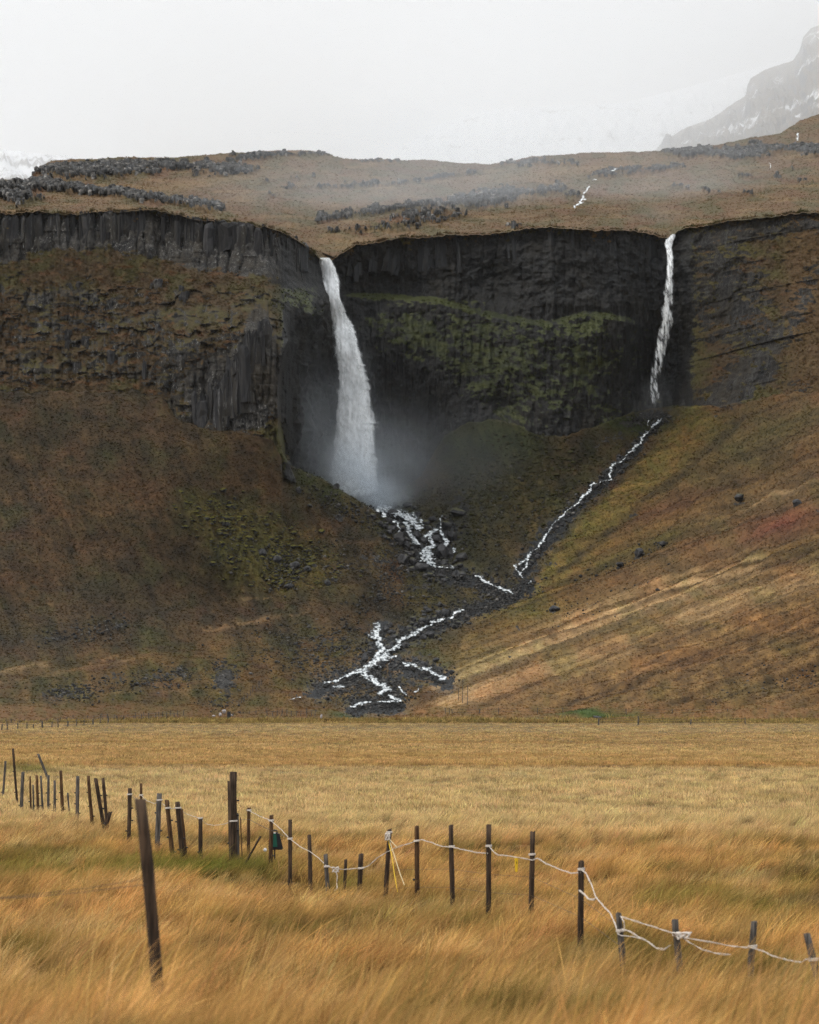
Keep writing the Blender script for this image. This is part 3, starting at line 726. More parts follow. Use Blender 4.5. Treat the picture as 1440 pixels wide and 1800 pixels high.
def build_cliff():
    nx, ny = 1180, 330
    px = np.linspace(-190, 1636, nx)[None, :].repeat(ny, 0)
    t = np.linspace(0, 1, ny)[:, None]
    yt = RIM(px[0]); yb = BASE(px[0]) + 26
    py = yt[None, :] + (yb - yt)[None, :] * t
    D = cliff_depth(px, py)
    P = pt(px, py, D)
    X, Z = P[..., 0], P[..., 2]
    s = (X[ny // 3] + 0.55 * D[ny // 3])[None, :] + 0 * X
    n = fbm(px / 60, py / 40, 4, 72); n2 = fbm(px / 20, py / 13, 4, 73)
    rim = RIM(px); below = py - rim
    # where bare rock bands lie: 1 rock, 0 turf
    bandL = np.interp(px, [-200, 0, 100, 200, 300, 420, 480, 560], [95, 92, 66, 70, 92, 95, 92, 60])
    r = sstep(8, -14, below - bandL + 14 * n2) * sstep(585, 560, px)
    cols = np.clip(blob(px, py, 410, 690, 75, 62) * 1.7 + blob(px, py, 455, 600, 28, 70) * 1.5, 0, 1) * sstep(505, 490, px)
    r = np.maximum(r, cols)
    mixz = sstep(480, 520, py) * sstep(520, 490, px)                      # broken ground on the left buttress
    r = np.maximum(r, mixz * (0.42 + 0.5 * n + 0.25 * n2))
    alc = sstep(485, 505, px) * sstep(1235, 1205, px)
    r = np.maximum(r, alc * 1.0)
    rr = sstep(1200, 1230, px)
    r = np.maximum(r, rr * np.clip(sstep(50, 25, below + 10 * n2) + blob(px, py, 1290, 520, 75, 120, 15) + 0.9 * np.exp(-(dline(px, py, [(1440, 470), (1400, 560), (1330, 640), (1250, 700)]) / 26) ** 2) + 0.9 * np.exp(-(dline(px, py, [(1230, 712), (1300, 700), (1350, 660)]) / 16) ** 2) + 0.8 * blob(px, py, 1410, 680, 36, 16) + 0.5 * n + 0.4 * n2, 0, 1))
    r = np.clip(r - 0.8 * sstep(26, 0, BASE(px) - py + 14 * n2) * sstep(310, 270, px), 0, 1)
    # relief towards the viewer
    fc = 0.7 * column_relief(s, Z, 2.3, 81) + (0.8 - 0.45 * alc) * column_relief(s + 3, Z, 6.2, 181)
    alow = alc * sstep(520, 545, py + 10 * n2)
    rel = fc * np.clip(r * 1.0 + 0.25, 0, 1) * (1 - 0.45 * alc) * (0.75 + 0.9 * fbm(X / 10, Z / 8, 3, 186))
    rel = rel + alc * (1 - 0.75 * alow) * (1.5 * fbm(X / 4.0, Z / 3.0, 3, 187) + 1.2 * (0.35 - np.abs(fbm(X / 6, Z / 4, 3, 188))))
    ci = np.floor(s / 2.6 + 0.5 * fbm(s / 7.0, Z / 15.0, 2, 83)); cj = np.floor(s / 8.0 + 0.7 * fbm(s / 11.0, Z / 9.0, 2, 183))
    strat = Z / 6.5 + 0.9 * rand1(ci, 7) + 2.0 * rand1(cj, 9) + 0.5 * fbm(X / 11, Z / 9, 4, 84)
    saw = strat - np.floor(strat)
    patchy = sstep(-0.1, 0.4, fbm(X / 13, Z / 7, 3, 82))
    mixed = np.clip(mixz + rr * 0.05 + alow * 0.14, 0, 1) * (1 - 0.85 * cols)
    rel = rel - mixed * (0.5 + 2.2 * patchy) * (saw ** 1.4 - 0.5)
    rel = rel + mixed * (2.4 * (0.35 - np.abs(fbm(X / 6.5, Z / 5.0, 3, 184))) + 0.9 * (r - 0.5))
    rel = rel + 2.0 * fbm(X / 12, Z / 14, 3, 85) + 1.1 * fbm(X / 3.5, Z / 4.5, 4, 86) + 0.5 * fbm(X / 1.2, Z / 1.6, 2, 89)
    rel = rel + rr * (3.4 * (0.35 - np.abs(fbm(X / 7, Z / 7, 4, 185))))
    rel = rel + alow * (3.6 * (0.3 - np.abs(fbm(X / 4.2, Z / 26, 4, 87))) + 0.8 * fbm(X / 1.8, Z / 6.0, 3, 88))
    # overhung pockets under the upper band of the alcove
    for cx, cy, rx, ry, k in ((870, 500, 45, 42, 7), (700, 495, 35, 18, 4), (1010, 560, 60, 20, 3), (1185, 620, 45, 90, 5), (1170, 690, 60, 40, 4), (750, 760, 50, 60, 4), (880, 720, 30, 25, 4), (540, 660, 30, 120, 2)):
        rel = rel - k * blob(px, py, cx, cy, rx, ry)
    rel = rel * sstep(-2, 2.5, below)
    Dn = D - rel
    P = pt(px, py, Dn)
    # on the wall that runs away from the viewer the relief goes sideways
    side_ = sstep(505, 530, px) * sstep(605, 585, px) * sstep(0, 20, below)
    P[..., 0] += side_ * (2.6 * fbm(D / 7, Z / 9, 4, 191) + 1.0 * fbm(D / 2.2, Z / 3, 2, 192)) * sstep(500, 560, py + 0 * px)
    # the rim rolls back under the plateau turf
    cap = np.stack([pt(px[0], yt + 5, D[0] + 14), pt(px[0], yt + 1.2, D[0] + 5)], 0)
    P = np.concatenate([cap, P], 0)
    pad = lambda a: np.concatenate([np.repeat(a[:1], 2, 0), a], 0)
    px, py, n, n2, r, below, mixz, rr, alc = (pad(a) for a in (px, py, n, n2, r, below, mixz, rr, alc))
    # colours of the turf and moss that grow on the ledges
    brown = np.array([0.066, 0.042, 0.019]); rust = np.array([0.105, 0.05, 0.02]); olive = np.array([0.06, 0.05, 0.016]); dmoss = np.array([0.028, 0.033, 0.014]); lmoss = np.array([0.052, 0.058, 0.019])
    col = lerp3(brown, olive, sstep(-0.2, 0.3, n))
    col = blend(col, rust, sstep(0.05, 0.45, fbm(px / 26, py / 12, 4, 91)) * 0.7)
    col = blend(col, brown * 0.8, mixz * sstep(0.1, 0.4, fbm(px / 40, py / 30, 3, 92)) * 0.7)
    mos = lerp3(dmoss, lmoss, sstep(-0.15, 0.45, n2 + 0.4 * n))
    col = blend(col, mos, alc)
    col = blend(col, lmoss * 1.15, np.clip(blob(px, py, 520, 530, 50, 40) + blob(px, py, 660, 520, 70, 14) + blob(px, py, 760, 530, 90, 14) + blob(px, py, 1020, 580, 50, 25), 0, 1) * 0.8)
    col = blend(col, olive * 1.4, rr * sstep(-0.25, 0.25, n) * 0.7)
    col = blend(col, np.array([0.10, 0.058, 0.024]), rr * sstep(1360, 1400, px) * 0.8)
    col = col * np.where(alc > 0.5, 0.9, 0.72)[..., None]
    gb = 0.75 - 1.35 * r
    # moss hangs on the steep lower walls of the alcove
    mz = alc * sstep(525, 560, py + 14 * n2) * np.clip(blob(px, py, 760, 590, 110, 60) + blob(px, py, 1020, 640, 130, 110) + blob(px, py, 850, 640, 60, 60) + 0.7 * blob(px, py, 900, 690, 40, 60) + blob(px, py, 555, 530, 40, 30), 0, 1)
    gb = gb + rr * (0.55 + 0.9 * n2 + 0.6 * n)
    gb = gb + 1.7 * mz * (0.85 + 1.0 * n2 + 0.8 * n)
    gb = gb + alc * 0.9 * np.clip(blob(px, py, 660, 522, 60, 9) + blob(px, py, 780, 532, 80, 10) + blob(px, py, 520, 520, 46, 26), 0, 1)
    gb = gb + 1.1 * sstep(11, 2, below + 9 * n2 + 5 * n)
    tuft_ = np.clip(1.2 * blob(px, py, 487, 795, 17, 48) + blob(px, py, 478, 768, 20, 14), 0, 1)
    gb = gb + 1.9 * tuft_; col = blend(col, np.array([0.06, 0.056, 0.018]), tuft_ * (0.8 + n2))
    wet = np.clip(alc * (1 - tuft_) * (0.55 + 0.45 * np.clip(blob(px, py, 600, 720, 110, 170) + blob(px, py, 1170, 600, 60, 170) + blob(px, py, 860, 500, 50, 50), 0, 1)), 0, 1)  # spray-wet rock plus the shade of the alcove, both put into the colour
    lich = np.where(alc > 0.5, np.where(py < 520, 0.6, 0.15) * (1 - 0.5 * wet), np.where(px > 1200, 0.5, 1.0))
    COVER['cliff'] = (P, col, gb, py)
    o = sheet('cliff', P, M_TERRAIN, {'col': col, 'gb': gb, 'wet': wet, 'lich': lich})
    link(o)
    return setp(o, kind='structure', label='dark columnar basalt cliff with mossy ledges around a deep alcove'), r
cliff, _ = build_cliff()

# ---- plateau
SKYL = curve([(-200, 318), (-60, 318), (40, 316), (56, 312), (64, 299), (75, 290), (86, 285), (100, 282), (200, 278), (330, 275), (430, 268), (490, 263), (548, 265), (572, 273), (600, 278), (640, 281), (715, 281), (762, 282), (800, 285), (860, 288), (900, 282), (930, 275), (960, 274),
              (1030, 269), (1150, 265), (1200, 262), (1260, 255), (1300, 245), (1340, 240), (1372, 234), (1400, 216), (1420, 207), (1440, 200), (1650, 110)])
CRV = curve([(-200, 316), (55, 317), (120, 322), (200, 336), (250, 345), (330, 362), (420, 380), (500, 405), (560, 440), (620, 470), (1650, 600)])
PC = TPS([(-200, 320, 950), (-200, 376, 803), (0, 318, 945), (0, 345, 870), (0, 375, 800), (120, 322, 935), (150, 372, 801), (250, 345, 900), (250, 371, 802), (330, 362, 870), (330, 380, 800), (420, 382, 840), (420, 396, 800), (500, 406, 815), (560, 446, 846), (200, 350, 860)])
PB = TPS([(-200, 290, 1180), (-200, 330, 1060), (60, 300, 1160), (100, 282, 1190), (100, 318, 1090), (300, 275, 1240), (300, 340, 1060), (500, 264, 1290), (500, 340, 1060), (520, 400, 940), (560, 430, 885), (600, 440, 862), (700, 416, 866), (700, 390, 930), (700, 340, 1090), (720, 281, 1350), (860, 288, 1385), (860, 345, 1090), (860, 409, 860),
          (960, 400, 843), (1000, 375, 920), (1000, 330, 1090), (1030, 270, 1385), (1080, 402, 846), (1165, 409, 856), (1160, 345, 1020), (1160, 265, 1370), (1260, 258, 1340), (1260, 330, 1030), (1260, 388, 826), (1440, 205, 1500), (1440, 265, 1200), (1440, 370, 804), (1350, 241, 1400), (1330, 380, 822), (1650, 110, 1600), (1650, 358, 790), (1440, 310, 1000)])

def plateau_depth(px, py):
    wl = sstep(-2, 2, py - CRV(px)) * sstep(600, 560, px)
    return PC(px, py) * wl + PB(px, py) * (1 - wl)

def build_plateau():
    nx, ny = 980, 190
    px = np.linspace(-190, 1636, nx)[None, :].repeat(ny, 0)
    t = np.linspace(0, 1, ny)[:, None]
    top = SKYL(px[0]) + 1.2 * fbm(px[0] / 12, px[0] * 0, 3, 101)
    bot = RIM(px[0]) + 1.5
    py = top[None, :] + (bot - top)[None, :] * t
    rx = RIM(px[0]); cc = cliff_depth(px[0], rx) + 0.6 - plateau_depth(px[0], rx)
    D = plateau_depth(px, py) + cc[None, :] * np.exp(-np.maximum(rx[None, :] - py, 0) / 25.0)
    P = pt(px, py, D)
    X, Y = P[..., 0], P[..., 1]
    n = fbm(px / 60, py / 20, 4, 102); n2 = fbm(px / 22, py / 8, 4, 103)
    rocky = np.zeros_like(px)
    for cx, cy, rx, ry, a, k in ((190, 298, 130, 15, 3, 1.4), (400, 300, 60, 12, 5, 1.1), (470, 272, 80, 8, 2, .8), (640, 283, 60, 6, 0, .7), (90, 330, 110, 9, -4, 1.2), (230, 345, 70, 8, -10, 1.2), (330, 362, 60, 6, -14, 1.0), (30, 350, 60, 12, 0, .9), (860, 350, 100, 16, 8, 1.15), (740, 380, 90, 12, 6, .85), (660, 372, 22, 10, 0, 1.1),
                                 (960, 335, 50, 10, 8, .8), (1010, 345, 40, 10, 5, .7), (1080, 305, 60, 9, 8, .9), (1150, 300, 40, 9, 6, .9), (1215, 268, 44, 10, 8, 1.4), (1300, 272, 62, 10, 2, 1.5), (1420, 265, 36, 10, -6, 1.4), (1320, 252, 40, 5, 6, .9), (930, 288, 36, 7, 15, 1.0), (1010, 290, 30, 5, 10, .7), (960, 380, 30, 6, 8, .6), (900, 402, 22, 5, 0, .9), (700, 405, 120, 5, 4, .6), (480, 345, 60, 8, 5, .5), (1380, 300, 30, 8, 0, .5), (520, 330, 60, 5, 0, .5), (1095, 325, 25, 5, 0, .6)):
        rocky = np.maximum(rocky, k * blob(px, py, cx, cy, rx, ry, a))
    for ln, wd, k in (([(60, 300), (200, 297), (350, 292), (440, 301)], 9, 1.0), ([(-100, 335), (120, 333), (230, 346), (390, 366)], 6, 1.0), ([(560, 388), (660, 373), (760, 361), (880, 346), (990, 337)], 7, .95), ([(560, 331), (700, 325), (850, 302)], 3.5, .8), ([(1080, 311), (1200, 292)], 4, .8), ([(1170, 266), (1250, 270), (1365, 263)], 8, 1.1), ([(1360, 262), (1500, 270)], 7, 1.0), ([(580, 407), (700, 398), (820, 381)], 4, .75), ([(1180, 332), (1330, 347)], 2.5, .7), ([(430, 322), (560, 312)], 3, .65), ([(880, 290), (1010, 289)], 4, .8), ([(1290, 312), (1440, 322)], 3, .6), ([(400, 285), (540, 270), (700, 283)], 4, .9)):
        rocky = np.maximum(rocky, k * np.exp(-(dline(px, py + 5 * n2, ln) / wd) ** 2))
    rocky = sstep(0.42, 0.8, rocky * 0.85 + 0.5 * n2 + 0.45 * fbm(px / 7, py / 3.2, 3, 109))
    dz = 1.0 * fbm(X / 22, Y / 30, 3, 104) + 0.5 * fbm(X / 6, Y / 9, 3, 105) + rocky * (1.2 + 1.6 * fbm(X / 5, Y / 9, 3, 106)) * sstep(2, 12, py - top[None, :])
    fade = sstep(4, -4, py - RIM(px))
    P[..., 2] += dz * fade * 0.8
    P[..., 1] -= rocky * (5 + 4 * fbm(X / 5, py / 9, 3, 116)) * fade
    brown = np.array([0.14, 0.085, 0.038]); tan = np.array([0.21, 0.135, 0.06]); rust = np.array([0.14, 0.068, 0.032]); olive = np.array([0.10, 0.08, 0.032])
    col = lerp3(brown, olive, sstep(-0.25, 0.3, n)); col = blend(col, tan, sstep(0.0, 0.45, fbm(px / 80, py / 9, 4, 107)) * 0.7); col = blend(col, rust, sstep(0.05, 0.45, fbm(px / 70, py / 14, 4, 108)) * 0.65)
    col = blend(col, tan * 1.1, np.clip(blob(px, py, 330, 325, 110, 10, 8) + blob(px, py, 1000, 300, 150, 10, 6) + blob(px, py, 620, 425, 60, 8), 0, 1) * 0.6)
    col = col * np.array([0.74, 0.73, 0.76])
    gb = 1.0 - 2.1 * rocky
    # back of the skyline, so the ridge is a ridge
    COVER['plateau'] = (P, col, gb, py); COVER['outcrop'] = (P, rocky)
    back = np.stack([pt(px[0], top + 6, D[0] + 25), pt(px[0], top + 40, D[0] + 90), pt(px[0], top + 160, D[0] + 260)], 0)[::-1]
    P = np.concatenate([back, P], 0)
    pad = lambda a: np.concatenate([np.repeat(a[:1], 3, 0), a], 0)
    o = sheet('plateau', P, M_TERRAIN, {'col': pad(col), 'gb': pad(gb), 'wet': pad(np.clip(0.35 + 2.2 * fbm(px / 3.0, py / 12, 3, 118), 0, 1) * rocky), 'lich': pad(0.55 + 0.4 * n2)})  # dark cracks painted into the outcrop colour through the wet mask
    link(o)
    return setp(o, kind='structure', label='rust brown plateau with grey rock bands rising behind the cliff')
plateau = build_plateau()

# ---- mountains in the cloud
def make_mountain_mat(name, snow):
    t = NT(name)
    a = t.noise(0.012, 6, rough=0.7); b = t.noise(0.05, 5, stretch=(1, 1, 0.4), rough=0.7)
    st = t.noise(0.02, 4, stretch=(0.25, 0.25, 2.2))
    c = t.mix(t.ramp(a, 0.35, 0.65), (0.06, 0.05, 0.038), (0.12, 0.092, 0.062))
    nz = t.n('ShaderNodeSeparateXYZ'); t.l(t.n('ShaderNodeNewGeometry').outputs['Normal'], nz.inputs[0])
    rk = t.ramp(t.math('ADD', nz.outputs['Z'], t.math('MULTIPLY', t.math('SUBTRACT', b, 0.5), 0.5)), 0.35, 0.55)
    c = t.mix(rk, (0.05, 0.05, 0.055), c)
    f = t.ramp(t.math('ADD', t.math('ADD', t.math('MULTIPLY', b, 0.5), t.math('MULTIPLY', st, 0.6)), snow[0]), snow[1], snow[2])
    c = t.mix(f, c, (0.8, 0.82, 0.85))
    return t.done(t.bsdf(c, 0.9, 0.2))

def mountain(name, outline, D0, D1, bottom, mat, label, ledges=()):
    nx, ny = 360, 120
    x0, x1 = outline[0][0], outline[-1][0]
    px = np.linspace(x0, x1, nx)[None, :].repeat(ny, 0)
    t = np.linspace(0, 1, ny)[:, None]
    top = curve(outline)(px[0]) + 2.2 * fbm(px[0] / 16, px[0] * 0, 4, 111)
    bot = np.maximum(bottom(px[0]), top + 6)
    py = top[None, :] + (bot - top)[None, :] * t
    D = D1 + (D0 - D1) * t ** 0.8 + 0 * px
    for yoff, h, dep in ledges:
        D = D + dep * sstep(0, h, py - top[None, :] - yoff)* -1
    P = pt(px, py, D)
    P[..., 1] += 40 * fbm(px / 60, py / 40, 4, 112) * np.minimum(1, t * 8)
    P[..., 2] += 14 * fbm(px / 18, py / 14, 4, 113) * np.minimum(1, t * 8)
    back = np.stack([pt(px[0], top + 60, D[0] + 500), pt(px[0], top + 10, D[0] + 90)], 0)
    P = np.concatenate([back, P], 0)
    o = sheet(name, P, mat, {})
    link(o)
    return setp(o, kind='structure', label=label)

mountain('mountain', [(1120, 290), (1150, 266), (1166, 247), (1210, 222), (1245, 212), (1290, 181), (1311, 168), (1314, 150), (1320, 137), (1345, 122), (1395, 106), (1406, 88), (1412, 66), (1426, 49), (1440, 44), (1500, 20), (1640, -60)], 2300, 3000,
         lambda x: SKYL(x) + 30, make_mountain_mat('scree_mountain', (-0.02, 0.57, 0.67)), 'steep rocky mountain fading into cloud above the right end of the plateau', ((12, 18, 60),))
mountain('snowy_mountain', [(-300, 235), (-100, 250), (0, 262), (60, 270), (130, 274), (170, 290), (220, 310)], 2500, 2900, lambda x: 345 + 0 * x, make_mountain_mat('snowy_slope', (0.06, 0.52, 0.62)), 'pale snow streaked slope barely showing through cloud at the far left')
mountain('snowy_mountain', [(640, 300), (780, 215), (860, 192), (980, 186), (1100, 180), (1220, 150), (1330, 120), (1480, 70)], 3000, 3500, lambda x: 320 + 0 * x, make_mountain_mat('snow_field', (0.12, 0.50, 0.60)), 'almost white snow slope lost in cloud behind the middle of the plateau')

# ------------------------------------------------------------------ waterfalls
def waterfall(name, edges, wallgap, layers, label, bulge, den0, den1, seed, lipback, rag=5.0, thin=0.33):
    """edges: (y, left, right) in pixels; real sheets of falling water standing off the rock"""
    e = np.array(edges, float)
    y = np.linspace(e[0, 0], e[-1, 0], 260)
    L = np.interp(y, e[:, 0], e[:, 1]); R = np.interp(y, e[:, 0], e[:, 2])
    V, Q, DEN, base = [], [], [], 0
    nu = 26
    yy = y[:, None].repeat(nu, 1)
    tt = np.linspace(0, 1, len(y))[:, None]
    for k in range(layers):
        u = np.linspace(0, 1, nu)[None, :]
        grow = (1.0 + 0.10 * k) + 0.28 * (k == layers - 1)
        wj = 3.0 * fbm(yy / 22, u * 0 + k, 3, seed + k) * (0.3 + tt)
        cx = ((L + R) / 2)[:, None] - (3.5 * tt if k == layers - 1 else 0); hw = ((R - L) / 2)[:, None] * grow
        fl = yy / 26 + 1.2 * fbm(yy / 40, u * 0 + 3, 2, seed + k + 50); fl = (fl - np.floor(fl)) ** 2.2
        fr = yy / 21 + 1.5 * fbm(yy / 33, u * 0 + 8, 2, seed + k + 60); fr = (fr - np.floor(fr)) ** 2.2
        amp = rag * np.clip(tt * 2.2, 0.15, 1) * (0.6 + 0.5 * k) * np.clip(0.5 + 1.6 * fbm(yy / 60, u * 0 + 2, 3, seed + k + 70), 0, 1.6)
        xx = cx + hw * (2 * u - 1) + wj * (u - 0.3) + amp * (fr * np.clip(2 * u - 1, 0, 1) ** 2 - 0.6 * fl * np.clip(1 - 2 * u, 0, 1) ** 2)
        cd = cliff_depth((L + R) / 2 + 6, y)
        cd = np.interp(np.arange(len(y)), np.arange(len(y)), np.convolve(np.pad(cd, 12, 'edge'), np.ones(25) / 25, 'valid'))
        D = cd[:, None] - lipback - wallgap * tt ** 0.7 - bulge * (1 - (2 * u - 1) ** 2) * (0.4 + 0.6 * tt) - 0.7 * k + 0.6 * fbm(xx / 5, yy / 26, 3, seed + 9 + k)
        P = pt(xx, yy, D)
        edge = np.clip((1 - np.abs(2 * u - 1)) / (0.62 if k < layers - 1 else 1.0), 0, 1)
        stri = 0.6 * fbm(xx / 4.5, yy / 45, 3, seed + 20 + k) + 0.9 * fbm(xx / 9, (yy - 1.2 * xx) / 16, 3, seed + 31 + k)
        den = (den0 + (den1 - den0) * tt) * (1.0 if k < layers - 1 else 0.55) + thin * stri
        den = den * edge ** 0.75 * np.clip(tt * 60 + 0.4, 0, 1) * np.clip((1 - tt) * 14, 0, 1)
        V.append(P.reshape(-1, 3)); Q.append(grid_quads(len(y), nu) + base); DEN.append(np.clip(den, 0, 1).ravel()); base += P.shape[0] * nu
    me = mesh_np(name, np.concatenate(V), np.concatenate(Q), M_FALL, {'den': np.concatenate(DEN)})
    o = link(bpy.data.objects.new(name, me))
    return setp(o, kind='structure', label=label)

waterfall('waterfall', [(453, 558, 581), (457, 560, 582), (470, 564, 588), (490, 568, 594), (520, 569, 597), (545, 577, 605), (580, 589, 622), (610, 592, 629), (640, 595, 638), (670, 598, 645), (700, 596, 650), (753, 592, 655), (793, 588, 655), (833, 586, 659), (862, 588, 663), (884, 592, 672)],
          9.0, 4, 'tall white main waterfall plunging into the alcove', 2.6, 1.05, 0.86, 131, 2.0)
waterfall('waterfall', [(411, 1180, 1189), (417, 1175, 1188), (426, 1168, 1184), (436, 1171, 1182), (455, 1172, 1185), (480, 1171, 1186), (500, 1169, 1186), (520, 1167, 1185), (545, 1163, 1185), (562, 1163, 1186), (590, 1154, 1178), (620, 1150, 1171), (650, 1146, 1164), (672, 1140, 1162), (700, 1142, 1164), (724, 1134, 1170)],
          4.0, 3, 'thin wispy waterfall dropping down the right side of the alcove', 1.2, 0.56, 0.16, 171, 2.2, 4.0, 0.75)

# ------------------------------------------------------------------ streams
def surf(px, py):
    return hill_surface(np.asarray(px, float), np.asarray(py, float))

def water_obj(name, paths, depthf, label, lift=0.25, step=0.8):
    """a skin of water over the bed: braids, gaps and grey slack water come from the distance to the flow lines"""
    al = np.concatenate([np.array(p)[:, :2] for p in paths])
    x0, y0, x1, y1 = al[:, 0].min() - 12, al[:, 1].min() - 10, al[:, 0].max() + 12, al[:, 1].max() + 10
    px, py = np.meshgrid(np.arange(x0, x1, step), np.arange(y0, y1, step * 0.8))
    wx = px + 6.5 * fbm(px / 19, py / 11, 3, 301) + 0.9 * fbm(px / 2.6, py / 1.8, 2, 302); wy = py + 4.0 * fbm(px / 19, py / 11, 3, 303) + 0.6 * fbm(px / 2.6, py / 1.8, 2, 304)
    den = np.zeros_like(px)
    for k, p in enumerate(paths):
        for (ax, ay, aw), (bx, by, bw) in zip(p[:-1], p[1:]):
            m = (px > min(ax, bx) - 26) & (px < max(ax, bx) + 26) & (py > min(ay, by) - 22) & (py < max(ay, by) + 22)
            if not m.any(): continue
            ex, ey = bx - ax, by - ay; q, r = wx[m], wy[m]
            t = np.clip(((q - ax) * ex + (r - ay) * ey) / (ex * ex + ey * ey + 1e-9), 0, 1)
            d = np.hypot(q - ax - t * ex, (r - ay - t * ey) * 1.25); w_ = (aw + (bw - aw) * t) * (0.58 + 0.35 * fbm(q / 14, r / 9, 2, 308)) + 0.15
            den[m] = np.maximum(den[m], np.clip(1.0 - 0.72 * (d / w_) ** 1.3, 0, 1))
    brk = fbm(px / 6.5, py / 3.4, 3, 305); brk2 = fbm(px / 1.9, py / 1.2, 2, 307); den = den + (0.85 * brk + 0.22 * brk2) * (den > 0) - 0.04
    den = np.clip(den, 0, 1)
    tone = np.clip(0.22 + 1.2 * fbm(px / 4.5, py / 2.2, 3, 306) + 0.9 * (den - 0.6), 0, 1)
    P = pt(px, py, depthf(px, py) - 0.5); P[..., 2] += lift
    q = grid_quads(*px.shape); q = q[(den.ravel()[q].max(1) > 0.15)]
    u, inv = np.unique(q, return_inverse=True)
    me = mesh_np(name, P.reshape(-1, 3)[u], inv.reshape(-1, 4), M_STREAM, {'den': den.ravel()[u], 'tone': tone.ravel()[u]})
    o = link(bpy.data.objects.new(name, me))
    return setp(o, kind='structure', label=label)

STREAMS += [[(x, y, 1.15) for x, y in ((1160, 738), (1148, 753), (1130, 771), (1113, 793), (1098, 808), (1077, 819), (1072, 846), (1044, 853), (1030, 872), (1011, 890), (994, 905), (972, 923), (958, 946), (944, 964), (930, 980), (909, 998))],
            [(815, 1074, 1.6), (790, 1087, 1.8), (760, 1098, 1.8), (738, 1110, 2), (716, 1124, 2)], [(862, 1028, 1.5), (872, 1034, 1.5)], [(760, 996, 2), (780, 1001, 1.2), (800, 1004, 1)]]
side = [p for p in STREAMS if p[0][0] > 900 and p[0][1] < 1030]
upper = [p for p in STREAMS if p not in side and p[0][1] < 1050]
lower = [p for p in STREAMS if p not in side and p not in upper]
water_obj('stream', upper, surf, 'white cascades tumbling between black boulders below the main waterfall', 0.5)
water_obj('stream', side, surf, 'thin white side stream running down from the smaller waterfall', 0.4)
water_obj('stream', lower, surf, 'braided white stream spreading over dark stones at the foot of the hill', 0.3)
water_obj('stream', [[(1035, 338, 4), (1030, 346, 3), (1027, 354, 5), (1026, 363, 6), (1018, 370, 5), (1010, 379, 7)], [(1078, 309, 3), (1086, 305, 3)], [(1050, 325, 2), (1046, 328, 2)]], lambda x, y: plateau_depth(x, y) - 3.0, 'small white brook stepping down the plateau above the cliff', 2.5)
water_obj('stream', [[(1403, 250, 4), (1403, 259, 5)], [(1354, 305, 2.5), (1351, 316, 2)]], lambda x, y: plateau_depth(x, y) - 4.0, 'tiny white cascade on the rock band at the upper right', 4.0)

# ------------------------------------------------------------------ boulders and stones
def rock_mesh(name, seed, mat, sub=2, flat=0.75, smooth=False):
    import bmesh
    bm = bmesh.new(); bmesh.ops.create_icosphere(bm, subdivisions=sub, radius=1.0)
    r = np.random.default_rng(seed)
    planes = r.normal(size=(9, 3)); planes /= np.linalg.norm(planes, axis=1)[:, None]; cut = r.uniform(0.55, 0.9, 9)
    for v in bm.verts:
        c = np.array(v.co)
        for p, d in zip(planes, cut):
            k = c @ p
            if k > d: c = c - p * (k - d) * 0.9
        c = c * (1 + 0.07 * r.normal()); c[2] *= flat
        v.co = c
    me = bpy.data.meshes.new(name); bm.to_mesh(me); bm.free()
    if smooth: me.polygons.foreach_set('use_smooth', np.ones(len(me.polygons), bool))
    me.materials.append(mat)
    return me
BOULD = [rock_mesh('boulder', 300 + k, M_BOULDER, 2, 0.6 + 0.05 * k) for k in range(10)]

boulder_spots = []
def add_boulder(px, py, rpx, label, group=None, depthf=surf, sink=0.25):
    D = float(depthf(px, py)); p = pt(px, py, D); r = rpx * D / F
    o = bpy.data.objects.new('boulder', BOULD[len(boulder_spots) % len(BOULD)])
    o.location = (p[0], p[1] - r * 0.3, p[2] + r * (0.45 - sink))
    o.rotation_euler = (rng.uniform(-.25, .25), rng.uniform(-.25, .25), rng.uniform(0, 6.28))
    o.scale = (r * rng.uniform(1.0, 1.3), r * rng.uniform(0.85, 1.1), r * rng.uniform(0.95, 1.25))
    link(o); setp(o, label=label, category='boulder', group=group)
    boulder_spots.append((px, py, rpx))
    return o

